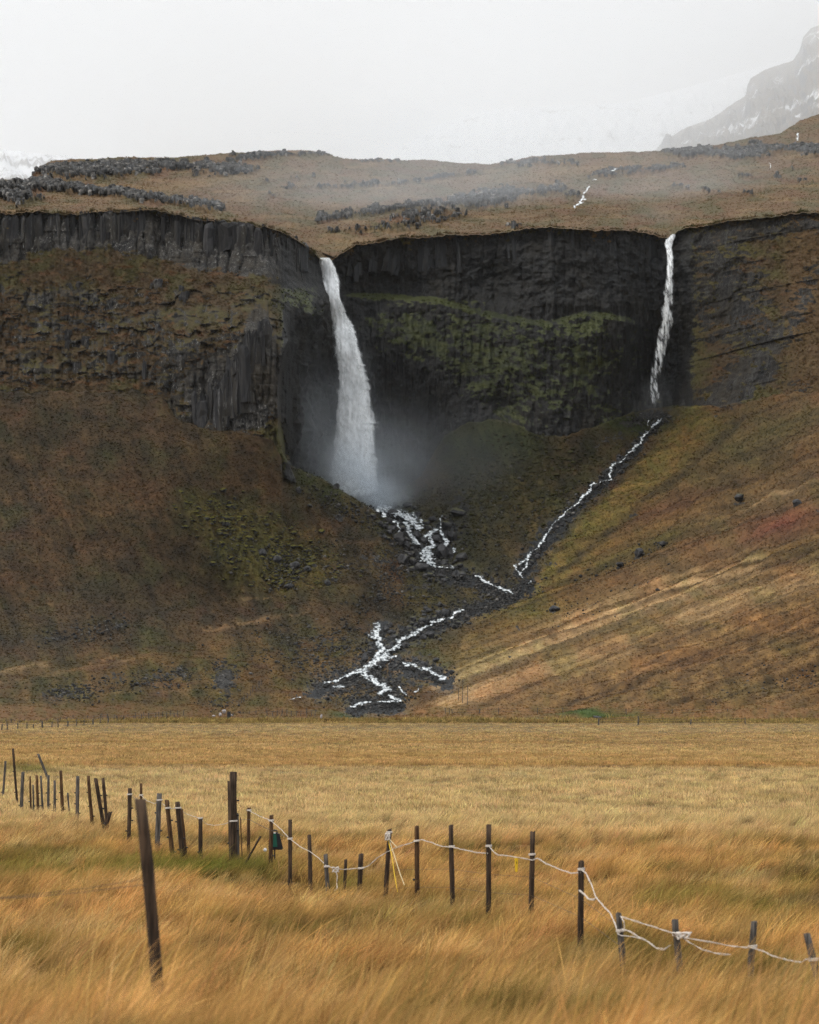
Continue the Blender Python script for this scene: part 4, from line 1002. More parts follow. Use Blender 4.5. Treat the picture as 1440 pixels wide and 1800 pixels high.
for x, y, r, lb in ((733, 943, 10, 'black boulder splitting the cascade below the main waterfall'), (745, 952, 9, 'black boulder leaning on the one that splits the cascade'), (706, 931, 8, 'rounded dark boulder beside the small left spout of the cascade'),
                    (724, 930, 5, 'small round boulder inside the wide white chute below the waterfall'), (768, 950, 9, 'dark boulder ringed by white water right of the cascade'), (766, 938, 5, 'small dark boulder above the ringed boulder in the cascade'), (778, 975, 14, 'large black boulder beside the white pool at the cascade foot'),
                    (794, 945, 11, 'dark boulder on the right bank of the cascade'), (702, 950, 13, 'broad black boulder on the left bank of the cascade'), (742, 963, 6, 'low dark boulder just above the white pool'), (690, 903, 11, 'mist covered boulder in front of the main waterfall foot'), (716, 890, 9, 'pale misty boulder behind the top of the cascade'),
                    (805, 905, 13, 'tall dark boulder at the right edge of the spray'), (760, 915, 9, 'dark boulder below the spray right of the chute'), (785, 925, 10, 'dark boulder beside the thin right trickle'), (740, 1000, 13, 'flat black boulder below the white pool'), (725, 990, 8, 'dark boulder left of the white pool'), (812, 985, 12, 'mossy boulder right of the cascade pool'),
                    (592, 858, 7, 'dark boulder perched on the crest of the left hill against the waterfall'), (525, 863, 6, 'white topped boulder on the left hill below its crest'), (545, 890, 6, 'dark boulder low on the left hill crest slope'), (541, 1003, 9, 'grey boulder at the right edge of the mossy rubble'), (508, 1033, 9, 'grey boulder standing alone below the mossy rubble'), (487, 985, 10, 'grey boulder half covered by moss in the rubble'),
                    (460, 975, 9, 'moss capped boulder in the middle of the rubble'), (518, 995, 9, 'moss capped boulder at the lower edge of the rubble'), (575, 1028, 7, 'dark flat boulder on the brown slope left of the gully'), (684, 1142, 7, 'rounded boulder parting the white stream at the hill foot'), (669, 1171, 9, 'black boulder at the fork of the lower stream'), (712, 1137, 7, 'dark boulder right of the rounded one in the lower stream'),
                    (736, 1176, 6, 'dark boulder in the right arm of the lower stream'), (1125, 974, 12, 'dark boulder on the right slope, largest of a short row'), (1090, 994, 8, 'dark boulder at the lower end of the short row on the right slope'), (1164, 957, 7, 'dark boulder at the upper end of the short row on the right slope'), (1300, 877, 9, 'dark boulder alone on the upper right slope'), (975, 1072, 9, 'dark boulder low on the right slope above the stream bend'),
                    (1400, 888, 9, 'dark boulder near the right edge of the right slope'), (660, 372, 16, None)):
    if lb: add_boulder(x, y, r, lb)
zones = [(BEDS[0][:5], 20, 48, (4, 9), 'wet black boulder by the upper cascade', 'boulders along the upper cascade'),
         (BEDS[1], 8, 30, (2.5, 5), 'dark stone by the thin side stream', 'stones along the side stream'),
         (BEDS[2][2:7], 20, 45, (3, 7), 'dark boulder by the braided lower stream', 'boulders in the lower stream'),
         (BEDS[5], 14, 14, (3, 6), 'dark boulder by the right stream arm', 'boulders by the right stream arm')]
WATER = [np.array(p)[:, :3] for p in STREAMS]
def near_water(x, y):
    return min(float(dline(np.array(x), np.array(y), [(q[0], q[1]) for q in p]) - p[:, 2].mean() / 2) for p in WATER)
SECTION = {0: ('just below the spray', 'beside the white chute', 'around the white pool', 'where the cascade levels out'), 1: ('high under the smaller waterfall', 'halfway down the slope', 'low on the slope', 'near the stream bend'),
           2: ('at the stream bend', 'above the fork', 'at the fork', 'near the meadow'), 3: ('at its start', 'in its middle', 'at its end', 'at its end')}
for zi, (ln, sp, n, (r0, r1), lb, gp) in enumerate(zones):
    l = np.array(ln, float); sg = np.r_[0, np.cumsum(np.hypot(*np.diff(l, axis=0).T))]
    k = tries = 0
    while k < n and tries < n * 30:
        tries += 1
        s = rng.uniform(0, sg[-1]); ox, oy = rng.normal() * sp * 0.8, rng.normal() * sp * 0.55
        x = np.interp(s, sg, l[:, 0]) + ox; y = np.interp(s, sg, l[:, 1]) + oy
        rr_ = rng.uniform(r0, r1) * (1 if rng.random() < .8 else 1.3)
        if x < 720 and y < _crest(x) + 4 and x > 480 and y < 960 and y > BASE(x) and rng.random() < 0.7: continue
        if near_water(x, y - rr_ * 0.4) < rr_ * (0.6 if zi != 1 else 0.2): continue
        if any(abs(x - bx) < br * 0.9 and abs(y - by) < br * 0.7 for bx, by, br in boulder_spots): continue
        sec = SECTION[zi][min(3, int(4 * s / sg[-1]))]; bank = 'left' if ox < 0 else 'right'
        add_boulder(x, y, rr_, '%s, %s side, %s' % (lb, bank, sec), '%s, %s side, %s' % (gp, bank, sec)); k += 1
# stones that break the surface of the white water
for i, p in enumerate(WATER):
    if p[:, 2].mean() < 4.5: continue
    sg = np.r_[0, np.cumsum(np.hypot(*np.diff(p[:, :2], axis=0).T))]
    for k in range(int(sg[-1] / 17)):
        s = rng.uniform(0.1, 0.95) * sg[-1]; wd = np.interp(s, sg, p[:, 2])
        x, y = np.interp(s, sg, p[:, 0]) + rng.uniform(-.5, .5) * wd, np.interp(s, sg, p[:, 1]) + rng.uniform(-.4, .4) * wd
        if y < 1050: add_boulder(x, y, rng.uniform(1.2, 2.6), 'small black stone poking through the white water of the upper cascade', 'stones breaking the upper cascade', surf, -0.1)
        else: add_boulder(x, y, rng.uniform(1.2, 2.6), 'small black stone poking through the white water of the lower stream', 'stones breaking the lower stream', surf, -0.1)

M_MOSSB = None
def make_mossb():
    t = NT('moss_covered_rock'); b = t.noise(3.0, 4, rough=0.7); a = t.noise(0.7, 3)
    g = t.n('ShaderNodeSeparateXYZ'); t.l(t.n('ShaderNodeNewGeometry').outputs['Normal'], g.inputs[0])
    m = t.mix(t.ramp(b, 0.35, 0.65), (0.035, 0.036, 0.010), (0.105, 0.092, 0.020))
    r = t.mix(t.ramp(a, 0.4, 0.6), (0.014, 0.014, 0.015), (0.07, 0.068, 0.068))
    c = t.mix(t.ramp(t.math('ADD', g.outputs['Z'], t.math('MULTIPLY', b, 0.8)), 0.45, 0.75), r, m)
    return t.done(t.bsdf(c, 0.95, 0.1, t.bump(b, 0.8, 0.25)))
M_MOSSB = make_mossb()
MOSSB = [rock_mesh('boulder', 330 + k, M_MOSSB, 3, 0.6, True) for k in range(6)]
def mossy(n):
    k = 0
    while k < n:
        x, y = rng.uniform(290, 640), rng.uniform(860, 1040)
        w_ = float(blob(np.array(x), np.array(y), 470, 955, 120, 50, -24) + blob(np.array(x), np.array(y), 370, 900, 70, 22, -25) + 0.6 * blob(np.array(x), np.array(y), 480, 1010, 80, 25))
        if rng.random() > w_ or y < _crest(x) + 12 and x > 480: continue
        zone_ = ('upper' if y < 925 else 'middle' if y < 975 else 'lower') + (' left' if x < 450 else ' right') + ' part'
        o = add_boulder(x, y, rng.uniform(3.0, 7.5), 'moss covered boulder in the green rubble on the left hill, %s' % zone_, 'mossy rubble boulders, ' + zone_, surf, 0.35)
        o.data = MOSSB[k % 6]; k += 1
mossy(66)

# loose stones, far more than one could count
def hummocks(n, name, centres, box_, mat, label):
    base = rock_mesh('hummock', 401, mat, 2, 0.62, True); bv = np.array([v.co[:] for v in base.vertices]); bf = np.array([p.vertices[:] for p in base.polygons])
    V, Q, b = [], [], 0
    while b < n * len(bv):
        x, y = rng.uniform(box_[0], box_[1]), rng.uniform(box_[2], box_[3])
        w_ = sum(k_ * float(blob(np.array(x), np.array(y), *c_)) for k_, c_ in centres) - 0.1
        if rng.random() > w_ or (y < _crest(x) + 12 and 480 < x < 700) or (x > 700 and near_water(x, y) < 5): continue
        D = float(surf(x, y)); r = np.clip(rng.lognormal(0.75, 0.4), 1.0, 5) * D / F; a = rng.uniform(0, 6.28); ca, sa = math.cos(a), math.sin(a)
        V.append((bv * r * rng.uniform(0.8, 1.35, 3)) @ np.array([[ca, sa, 0], [-sa, ca, 0], [0, 0, 1]]) + pt(x, y, D) + (0, -0.2, r * 0.15)); Q.append(bf + b); b += len(bv)
    o = link(bpy.data.objects.new(name, mesh_np(name, np.concatenate(V), np.concatenate(Q), mat)))
    setp(o, kind='stuff', label=label)
hummocks(1000, 'moss_hummocks', ((1, (470, 955, 120, 50, -24)), (1, (370, 900, 70, 22, -25)), (.6, (480, 1010, 80, 25))), (280, 650, 855, 1045), M_MOSSB, 'small moss hummocks of the green rubble field on the left hill')
M_HUMM = simple('dark_heath_hummock', (0.032, 0.030, 0.011), 0.95, 0.1, 0.5, 0.6)
hummocks(900, 'heath_hummocks', ((1, (900, 850, 80, 80)), (.8, (980, 850, 70, 60, 30)), (.6, (830, 900, 40, 50))), (790, 1060, 760, 980), M_HUMM, 'dark heath hummocks on the slope between the two waterfalls')

def build_scree():
    base = rock_mesh('stone', 400, M_SCREE, 1, 0.7)
    bv = np.array([v.co[:] for v in base.vertices]); bf = np.array([p.vertices[:] for p in base.polygons])
    V, Q, T, b = [], [], [], 0
    fields = [(BEDS[0], 26, 1400), (BEDS[1], 12, 500), (BEDS[2], 26, 1900), (BEDS[5], 18, 500), (BEDS[4], 22, 700), ([(395, 1170), (395, 1220)], 18, 700), ([(250, 1195), (330, 1185)], 22, 300), ([(90, 1222), (160, 1218)], 18, 200), ([(560, 1130), (640, 1120)], 30, 500), ([(420, 960), (520, 1010)], 50, 500), ([(1120, 735), (1170, 735)], 14, 300), ([(600, 1215), (700, 1200)], 26, 600), ([(360, 1235), (430, 1240)], 18, 150), ([(560, 1000), (760, 1050)], 70, 1300), ([(470, 1130), (640, 1180)], 60, 1100), ([(80, 1222), (330, 1190)], 26, 600), ([(800, 960), (950, 860)], 80, 900), ([(680, 1010), (720, 960)], 40, 500), ([(540, 860), (680, 930)], 22, 350), ([(960, 1075), (1180, 960)], 40, 250), ([(1250, 1230), (1450, 1180)], 40, 250), ([(80, 1125), (220, 1095)], 26, 350)]
    for ln, sp, n in fields:
        l = np.array(ln, float); sg = np.r_[0, np.cumsum(np.hypot(*np.diff(l, axis=0).T))]
        s = rng.uniform(0, sg[-1], n); x = np.interp(s, sg, l[:, 0]) + rng.normal(size=n) * sp * 0.7; y = np.interp(s, sg, l[:, 1]) + rng.normal(size=n) * sp * 0.42
        D = surf(x, y); p = pt(x, y, D); r = np.clip(rng.lognormal(0.35, 0.45, n), 0.6, 4) * D / F
        for k in range(n):
            a = rng.uniform(0, 6.28); ca, sa = math.cos(a), math.sin(a)
            v = bv * r[k] * rng.uniform(0.8, 1.3, 3); v = v @ np.array([[ca, sa, 0], [-sa, ca, 0], [0, 0, 1]])
            V.append(v + p[k] + (0, -0.2, r[k] * 0.25)); Q.append(bf + b); b += len(bv); T.append(np.full(len(bv), np.clip(rng.lognormal(-0.55, 0.55), 0.2, 2.2)))
    o = link(bpy.data.objects.new('scree', mesh_np('scree', np.concatenate(V), np.concatenate(Q), M_SCREE, {'tone': np.concatenate(T)}, smooth=False)))
    return setp(o, kind='stuff', label='dark loose stones strewn along the stream beds')
build_scree()

# ------------------------------------------------------------------ basalt columns that stand proud of the cliff
def column_mesh(seed):
    r = np.random.default_rng(seed); k = int(r.integers(5, 7)); lev = [0, 0.3, 0.62, 0.9, 1.0]
    V, Fc = [], []
    for j, z in enumerate(lev):
        ox, oy = r.normal(0, 0.07, 2)
        for i in range(k):
            a = 2 * math.pi * (i + 0.15 * r.normal()) / k; rad = (1.0 if j < 4 else 0.6) * (1 + 0.1 * r.normal())
            V.append((ox + rad * math.cos(a), oy + rad * math.sin(a), z + (0.05 * r.normal() if 0 < j else 0)))
    for j in range(len(lev) - 1):
        for i in range(k): Fc.append((j * k + i, j * k + (i + 1) % k, (j + 1) * k + (i + 1) % k, (j + 1) * k + i))
    Fc.append(tuple(range((len(lev) - 1) * k, len(lev) * k)))
    me = bpy.data.meshes.new('basalt_column'); me.from_pydata(V, [], Fc); me.materials.append(M_BASALT)
    return me
COLM = [column_mesh(500 + k) for k in range(9)]
def make_wet_shade_basalt():  # darker copy for alcove columns: wet rock with the recess shade painted in
    t = NT('wet_shaded_basalt'); c, b = rock_color(t, (0.006, 0.0065, 0.008), (0.026, 0.028, 0.031), (0.12, 0.125, 0.13))
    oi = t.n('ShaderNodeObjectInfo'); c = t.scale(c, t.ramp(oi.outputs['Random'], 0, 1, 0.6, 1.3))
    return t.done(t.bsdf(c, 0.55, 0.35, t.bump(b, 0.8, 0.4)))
M_WETSHADE = make_wet_shade_basalt()
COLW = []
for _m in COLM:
    _c = _m.copy(); _c.materials.clear(); _c.materials.append(M_WETSHADE); COLW.append(_c)
def columns():
    spots = []
    for k in range(80):
        x = rng.uniform(-20, 540); spots.append((x, RIM(x) + rng.uniform(0, 9), rng.uniform(34, 70)))
    for k in range(46):
        x = rng.uniform(325, 468); y0 = np.interp(x, [325, 400, 440, 484], [700, 650, 570, 560]); spots.append((x, y0 + rng.uniform(0, 30), rng.uniform(50, 120)))
    for k in range(22):
        x = rng.uniform(610, 1150)
        if 840 < x < 890: continue
        spots.append((x, RIM(x) + rng.uniform(0, 10), rng.uniform(40, 95)))
    for k in range(24):
        x = rng.uniform(90, 330); spots.append((x, rng.uniform(490, 640), rng.uniform(16, 36)))
    for n, (x, y, h) in enumerate(spots):
        D = float(cliff_depth(x, y + h * 0.5)); top = pt(x, y, D)
        bot = pt(x, min(y + h, BASE(x)), D)
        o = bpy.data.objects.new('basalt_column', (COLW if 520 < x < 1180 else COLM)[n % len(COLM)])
        r = rng.choice([0.6, 0.8, 1.0, 1.3, 1.8]) * rng.uniform(0.8, 1.15)
        o.location = (bot[0], bot[1] + r * rng.uniform(-0.1, 0.7), bot[2]); o.scale = (r, r * 0.9, max(2.0, top[2] - bot[2]))
        o.rotation_euler = (rng.uniform(-.09, .03), rng.uniform(-.06, .06), rng.uniform(0, 6.28))
        link(o, cliff)
columns()
def outcrops():
    P, rk = COVER['outcrop']; ok = np.flatnonzero(rk.ravel() > 0.5); i = rng.choice(ok, 1600)
    V, Q, T, b = [], [], [], 0
    for n, k in enumerate(i):
        m = COLM[n % len(COLM)]; v = np.array([q.co[:] for q in m.vertices]); p = P.reshape(-1, 3)[k]
        r = rng.uniform(0.35, 0.95) * p[1] / 1000; h = rng.uniform(1.0, 2.2); T.append(np.full(len(v), np.clip(rng.lognormal(0.35, 0.55), 0.4, 3.5)))
        a_ = rng.uniform(0, 6.28); v = v @ np.array([[math.cos(a_), math.sin(a_), 0], [-math.sin(a_), math.cos(a_), 0], [0, 0, 1]])
        V.append(v * (r, r, h) + p + (0, -0.5, -h * rng.uniform(0.72, 0.95)))
        Q += [np.array(f.vertices[:])[list(c)] + b for f in m.polygons for c in ([(0, 1, 2), (0, 2, 3)] if len(f.vertices) == 4 else [(0, j, j + 1) for j in range(1, len(f.vertices) - 1)])]; b += len(v)
    Q = [np.array(Q)]
    o = link(bpy.data.objects.new('outcrop_rocks', mesh_np('outcrop_rocks', np.concatenate(V), np.concatenate(Q), M_SCREE, {'tone': np.concatenate(T)}, smooth=False)))
    setp(o, kind='stuff', label='broken grey rock along the outcrops of the plateau')
outcrops()

# ------------------------------------------------------------------ grass and heath: tufts of real blades, scattered by geometry nodes
def blade_mesh(name, seed, n, radius, height, width, lean, segs=3, spread=0.35):
    """a tuft of ribbons that bend with the wind (towards +x)"""
    r = np.random.default_rng(seed)
    V, Q, H, b = [], [], [], 0
    for k in range(n):
        a = r.uniform(0, 6.28); d = radius * math.sqrt(r.uniform())
        x0, y0 = d * math.cos(a), d * math.sin(a)
        h = height * r.uniform(0.55, 1.15); w = width * r.uniform(0.7, 1.3)
        lx = lean * r.uniform(0.5, 1.6) + r.normal(0, spread); ly = r.normal(0, spread)
        fa = r.uniform(-0.9, 0.9); wx, wy = math.cos(fa) * w / 2, math.sin(fa) * w / 2
        for j in range(segs + 1):
            t = j / segs
            cx = x0 + h * lx * t ** 1.7; cy = y0 + h * ly * t ** 1.7; z = h * (t - 0.22 * abs(lx) * t * t) - 0.04
            ww = (1 - 0.85 * t) if j < segs else 0.12
            V += [(cx - wx * ww, cy - wy * ww, z), (cx + wx * ww, cy + wy * ww, z)]; H += [t, t]
        for j in range(segs):
            q = b + 2 * j; Q.append((q, q + 1, q + 3, q + 2))
        b += 2 * (segs + 1)
    return mesh_np(name, np.array(V), np.array(Q), None, {'h': np.array(H)}, smooth=False)

def make_blade_mat(name, base=0.55, tip=1.15, trans=0.25, nscale=0.0):
    t = NT(name)
    c = t.attr('tint', 'INSTANCER').outputs['Color']
    h = t.attr('h').outputs['Fac']
    c = t.scale(c, t.ramp(h, 0.0, 0.9, base, tip))
    d = t.n('ShaderNodeBsdfDiffuse'); t.l(c, d.inputs[0])
    tr = t.n('ShaderNodeBsdfTranslucent'); t.l(c, tr.inputs[0])
    m = t.n('ShaderNodeMixShader'); m.inputs[0].default_value = trans
    t.l(d.outputs[0], m.inputs[1]); t.l(tr.outputs[0], m.inputs[2])
    return t.done(m.outputs[0])

def scatter(name, P, tint, rot, scl, protos, mat, label):
    n = len(P)
    me = bpy.data.meshes.new(name); me.vertices.add(n); me.vertices.foreach_set('co', np.asarray(P, np.float32).ravel())
    a = me.attributes.new('tint', 'FLOAT_COLOR', 'POINT'); a.data.foreach_set('color', np.concatenate([tint, np.ones((n, 1))], 1).astype(np.float32).ravel())
    a = me.attributes.new('rot', 'FLOAT_VECTOR', 'POINT'); a.data.foreach_set('vector', np.asarray(rot, np.float32).ravel())
    a = me.attributes.new('scl', 'FLOAT_VECTOR', 'POINT'); a.data.foreach_set('vector', np.asarray(scl, np.float32).ravel())
    a = me.attributes.new('pick', 'INT', 'POINT'); a.data.foreach_set('value', rng.integers(0, len(protos), n).astype(np.int32))
    me.update()
    o = link(bpy.data.objects.new(name, me))
    coll = bpy.data.collections.new(name + '_tufts')
    for k, p in enumerate(protos):
        p.materials.clear(); p.materials.append(mat)
        coll.objects.link(bpy.data.objects.new('tuft', p))
    g = bpy.data.node_groups.new(name, 'GeometryNodeTree')
    g.interface.new_socket('Geometry', in_out='INPUT', socket_type='NodeSocketGeometry')
    g.interface.new_socket('Geometry', in_out='OUTPUT', socket_type='NodeSocketGeometry')
    gi, go = g.nodes.new('NodeGroupInput'), g.nodes.new('NodeGroupOutput')
    ip = g.nodes.new('GeometryNodeInstanceOnPoints'); ci = g.nodes.new('GeometryNodeCollectionInfo')
    ci.inputs['Collection'].default_value = coll; ci.inputs['Separate Children'].default_value = True; ci.inputs['Reset Children'].default_value = True
    def na(nm, ty):
        q = g.nodes.new('GeometryNodeInputNamedAttribute'); q.data_type = ty; q.inputs['Name'].default_value = nm; return q.outputs['Attribute']
    g.links.new(gi.outputs[0], ip.inputs['Points']); g.links.new(ci.outputs[0], ip.inputs['Instance'])
    ip.inputs['Pick Instance'].default_value = True
    g.links.new(na('pick', 'INT'), ip.inputs['Instance Index'])
    er = g.nodes.new('FunctionNodeEulerToRotation'); g.links.new(na('rot', 'FLOAT_VECTOR'), er.inputs[0])
    g.links.new(er.outputs[0], ip.inputs['Rotation']); g.links.new(na('scl', 'FLOAT_VECTOR'), ip.inputs['Scale'])
    g.links.new(ip.outputs[0], go.inputs[0])
    md = o.modifiers.new('scatter', 'NODES'); md.node_group = g
    return setp(o, kind='stuff', label=label)

M_BLADE = make_blade_mat('dry_grass_blade', 0.5, 1.2, 0.3)
M_HEATH = make_blade_mat('heath_blade', 0.85, 1.2, 0.2)

def in_view(n, y0, y1, power=1.0, margin=0.012):
    """random ground points inside the picture's wedge, evenly spread over the picture rather than the ground when power > 0"""
    u = rng.uniform(0, 1, n)
    if power == 0: y = np.sqrt(y0 * y0 + u * (y1 * y1 - y0 * y0))
    else:
        k = power; y = (y0 ** -k + u * (y1 ** -k - y0 ** -k)) ** (-1 / k)
    x = rng.uniform(-1, 1, n) * ((0.146 + margin * 0.5) * y + 4.0)     # a few metres more on each side than the picture needs
    return x, y

def grass_band(name, n, y0, y1, power, protos, hs, label, jitter=0.18, thin=None, mat=None):
    x, y = in_view(n, y0, y1, power, 0.02 if y0 < 20 else 0.008)
    if y0 < 60:
        keep = fbm(x * 1.7, y * 1.1, 3, 38) + 0.30 * rng.standard_normal(n) > -0.16
        x, y = x[keep], y[keep]; n = len(x)
    z = ground_z(x, y)
    tint = grass_color(x, y)
    cl = fbm(x * 2.6, y * 1.7, 3, 37)[:, None]
    j = np.clip(1 + 1.35 * cl + jitter * rng.standard_normal((n, 1)), 0.35, 1.9)
    tint = np.clip(tint * j * (1 + 0.06 * rng.standard_normal((n, 3))), 0.004, 0.9)
    sc_ = hs(x, y)[:, None] * (1 + 0.22 * rng.standard_normal((n, 1))).clip(0.4, 1.7)
    lum = tint @ np.array([0.4, 0.5, 0.1])
    scl = np.concatenate([sc_, sc_, sc_ * (0.75 + 0.5 * np.clip(lum / 0.2, 0, 1))[:, None]], 1)
    rot = np.stack([rng.normal(0, .06, n), rng.normal(0, .10, n), 0.1 + 0.7 * fbm(x * 0.7, y * 0.5, 2, 36) + rng.normal(0, .38, n)], -1)
    return scatter(name, np.stack([x, y, z], -1), tint, rot, scl, protos, mat or M_BLADE, label)

TALL = [blade_mesh('tall_tuft', 600 + k, 30, 0.12, 0.46, 0.0075, 0.70, 4, 0.27) for k in range(8)]
MIDT = [blade_mesh('meadow_tuft', 620 + k, 24, 0.15, 0.38, 0.011, 0.70, 3, 0.27) for k in range(8)]
SHORT = [blade_mesh('mown_tuft', 640 + k, 22, 0.32, 0.17, 0.020, 0.4, 2, 0.5) for k in range(8)]
FARG = [blade_mesh('far_tuft', 660 + k, 20, 0.9, 0.22, 0.07, 0.35, 2, 0.6) for k in range(6)]
def h_near(x, y):
    return 0.52 + 0.35 * fbm(x * 0.5, y * 0.35, 3, 28) + 0.45 * fbm(x * 1.7, y * 1.2, 2, 47) + 0.10 * sstep(24, 32, y)
grass_band('tall_grass', 38000, 13.5, 36, 0.6, TALL, h_near, 'tall wind bent golden grass in the foreground', 0.30)
grass_band('meadow_grass', 47000, 34, 78, 0.8, MIDT, lambda x, y: 0.72 + 0.55 * fbm(x * 0.35, y * 0.25, 3, 29), 'orange meadow grass around the rope fence', 0.26)
STALK = [blade_mesh('seed_stalk', 650 + k, 5, 0.10, 0.62, 0.011, 0.55, 4, 0.22) for k in range(6)]
grass_band('seed_stalks', 5000, 13.5, 40, 0.6, STALK, lambda x, y: 0.75 + 0.4 * fbm(x * 0.4, y * 0.3, 2, 39), 'pale seed stalks standing above the foreground grass', 0.2)
grass_band('mown_grass', 36000, 68, 190, 1.0, SHORT, lambda x, y: 0.9 + 0.4 * fbm(x * 0.2, y * 0.1, 3, 30) + 0 * x, 'pale straw stubble of the mown field')
_gc = grass_color
def grass_color(x, y): return np.array([0.17, 0.125, 0.042]) * (1 + 0.5 * fbm(x * 0.03, y * 0.05, 3, 45))[:, None] + _gc(x, y) * 0.15
grass_band('rough_grass', 5200, 455, 556, 0.5, FARG, lambda x, y: 1.6 + 2.6 * fbm(x * 0.035, y * 0.06, 3, 46), 'rough olive grass and rushes where the meadow meets the hill', 0.25)
grass_color = _gc
grass_band('field_grass', 40000, 150, 600, 1.0, FARG, lambda x, y: 0.52 + 0.3 * fbm(x * 0.05, y * 0.02, 3, 33), 'banded orange and straw grass of the far field', 0.12)

TUSS = [blade_mesh('heath_tuft', 680 + k, 16, 0.34, 0.52, 0.11, 0.15, 1, 0.55) for k in range(8)]
def heath(name, key, n, size, label, thr=0.2):
    P, col, gb, py = COVER[key]
    # keep the steep and rocky places bare
    v = np.zeros_like(P); v[1:-1, 1:-1] = np.cross(P[1:-1, 2:] - P[1:-1, :-2], P[:-2, 1:-1] - P[2:, 1:-1])
    nz = np.abs(v[..., 2]) / (np.linalg.norm(v, axis=-1) + 1e-9)
    ok = np.flatnonzero((gb.ravel() > thr) & (nz.ravel() > 0.33) & (P[..., 2].ravel() > 0.05))
    i = rng.choice(ok, n)
    p = P.reshape(-1, 3)[i] + rng.normal(0, 0.25, (n, 3)) * (1, 1, 0.1)
    tint = np.clip(col.reshape(-1, 3)[i] * (1.18 + 0.11 * rng.standard_normal((n, 1))) * (1 + 0.08 * rng.standard_normal((n, 3))), 0.004, 0.8)
    s_ = size * np.clip(1 + 0.35 * rng.standard_normal((n, 1)), 0.4, 2.0) * (p[:, 1:2] / 700)
    rot = np.stack([rng.normal(0.15, .15, n), rng.normal(0, .15, n), rng.uniform(0, 6.28, n)], -1)
    return scatter(name, p, tint, rot, np.concatenate([s_, s_, s_ * rng.uniform(0.6, 1.1, (n, 1))], 1), TUSS, M_HEATH, label)
heath('heath', 'hill', 180000, 0.48, 'low heath and grass tussocks covering the hillside')
heath('ledge_grass', 'cliff', 30000, 0.7, 'grass and moss tufts on the ledges of the cliff', 0.1)
def rim_turf(n):
    x = rng.uniform(-150, 1600, n); x = x[np.abs(x - 572) > 16]; x = x[np.abs(x - 1182) > 9]; x = x[fbm(x / 24, x * 0 + 6, 4, 196) + 0.18 * rng.standard_normal(len(x)) > 0.06]; n = len(x)
    rx = RIM(x); dn = np.abs(rng.normal(0, 1, n)) * 4.6 * (0.4 + 2.0 * np.clip(fbm(x / 20, x * 0 + 4, 3, 194) + 0.3, 0, 1)) - 1.5
    p = pt(x, rx + dn, cliff_depth(x, rx) - 0.6 - 0.5 * np.maximum(dn, 0) * 0.3)
    tint = lerp3(np.array([0.10, 0.06, 0.026]), np.array([0.06, 0.052, 0.018]), sstep(-0.3, 0.3, fbm(x / 30, x * 0, 3, 195))) * (1 + 0.25 * rng.standard_normal((n, 1)))
    s_ = np.clip(1.0 + 0.4 * rng.standard_normal((n, 1)), 0.3, 2.2)
    rot = np.stack([rng.normal(0.7, .4, n), rng.normal(0, .4, n), rng.normal(0, .5, n)], -1)
    scatter('rim_turf', p, np.clip(tint, 0.01, .5), rot, np.concatenate([s_, s_, s_], 1), TUSS, M_HEATH, 'shaggy turf hanging over the edge of the cliff')
rim_turf(5200)
heath('plateau_heath', 'plateau', 46000, 0.42, 'rusty heath covering the plateau')

# ------------------------------------------------------------------ fence posts
def post_mesh(name, seed, bot, top, r0, r1, mat, sides=9, cut=0.0):
    """a rough round pole between two points, relative to its own base point"""
    r = np.random.default_rng(seed)
    a, b = np.array(bot, float), np.array(top, float); n = 9
    V, Q = [], []
    ph = r.uniform(0, 6.28, 3); am = r.uniform(0.003, 0.010, 2)
    for j in range(n):
        t = j / (n - 1); c = a + (b - a) * t + np.array([am[0] * math.sin(3 * t + ph[0]), am[1] * math.sin(4 * t + ph[1]), 0])
        rad = r0 + (r1 - r0) * t
        for i in range(sides):
            th = 2 * math.pi * i / sides; q = rad * (1 + 0.07 * math.sin(2 * th + ph[2]) + 0.05 * r.normal())
            V.append(c + np.array([q * math.cos(th), q * math.sin(th), (cut * math.cos(th) if j == n - 1 else 0) + (0.006 * r.normal() if j == n - 1 else 0)]))
    for j in range(n - 1):
        for i in range(sides):
            Q.append((j * sides + i, j * sides + (i + 1) % sides, (j + 1) * sides + (i + 1) % sides, (j + 1) * sides + i))
    V.append(b + np.array([0, 0, 0.008 * r.normal()])); k = len(V) - 1
    T = [((n - 1) * sides + i, (n - 1) * sides + (i + 1) % sides, k) for i in range(sides)]
    me = bpy.data.meshes.new(name); me.from_pydata([tuple(v) for v in V], [], Q + T); me.materials.append(mat)
    for p in me.polygons: p.use_smooth = len(p.vertices) == 4
    return me

def tube_mesh(name, pts, rad, mat, sides=6):
    p = np.array(pts, float); n = len(p)
    tg = np.gradient(p, axis=0); tg /= np.linalg.norm(tg, axis=1)[:, None] + 1e-9
    up = np.where(np.abs(tg[:, 2:3]) > 0.9, np.array([[0.0, 1, 0]]), np.array([[0.0, 0, 1]]))
    u = np.cross(tg, up); u /= np.linalg.norm(u, axis=1)[:, None]; v = np.cross(u, tg)
    th = np.linspace(0, 2 * math.pi, sides, endpoint=False); rad = np.broadcast_to(np.asarray(rad, float), (n,))
    V = p[:, None] + rad[:, None, None] * (u[:, None] * np.cos(th)[None, :, None] + v[:, None] * np.sin(th)[None, :, None])
    i = np.arange(n * sides).reshape(n, sides); j = np.roll(i, -1, 1)
    Q = np.stack([i[:-1], j[:-1], j[1:], i[1:]], -1).reshape(-1, 4)
    return mesh_np(name, V.reshape(-1, 3), Q, mat)

def add_part(name, me, parent, label=None):
    o = link(bpy.data.objects.new(name, me), parent)
    return setp(o, label=label)

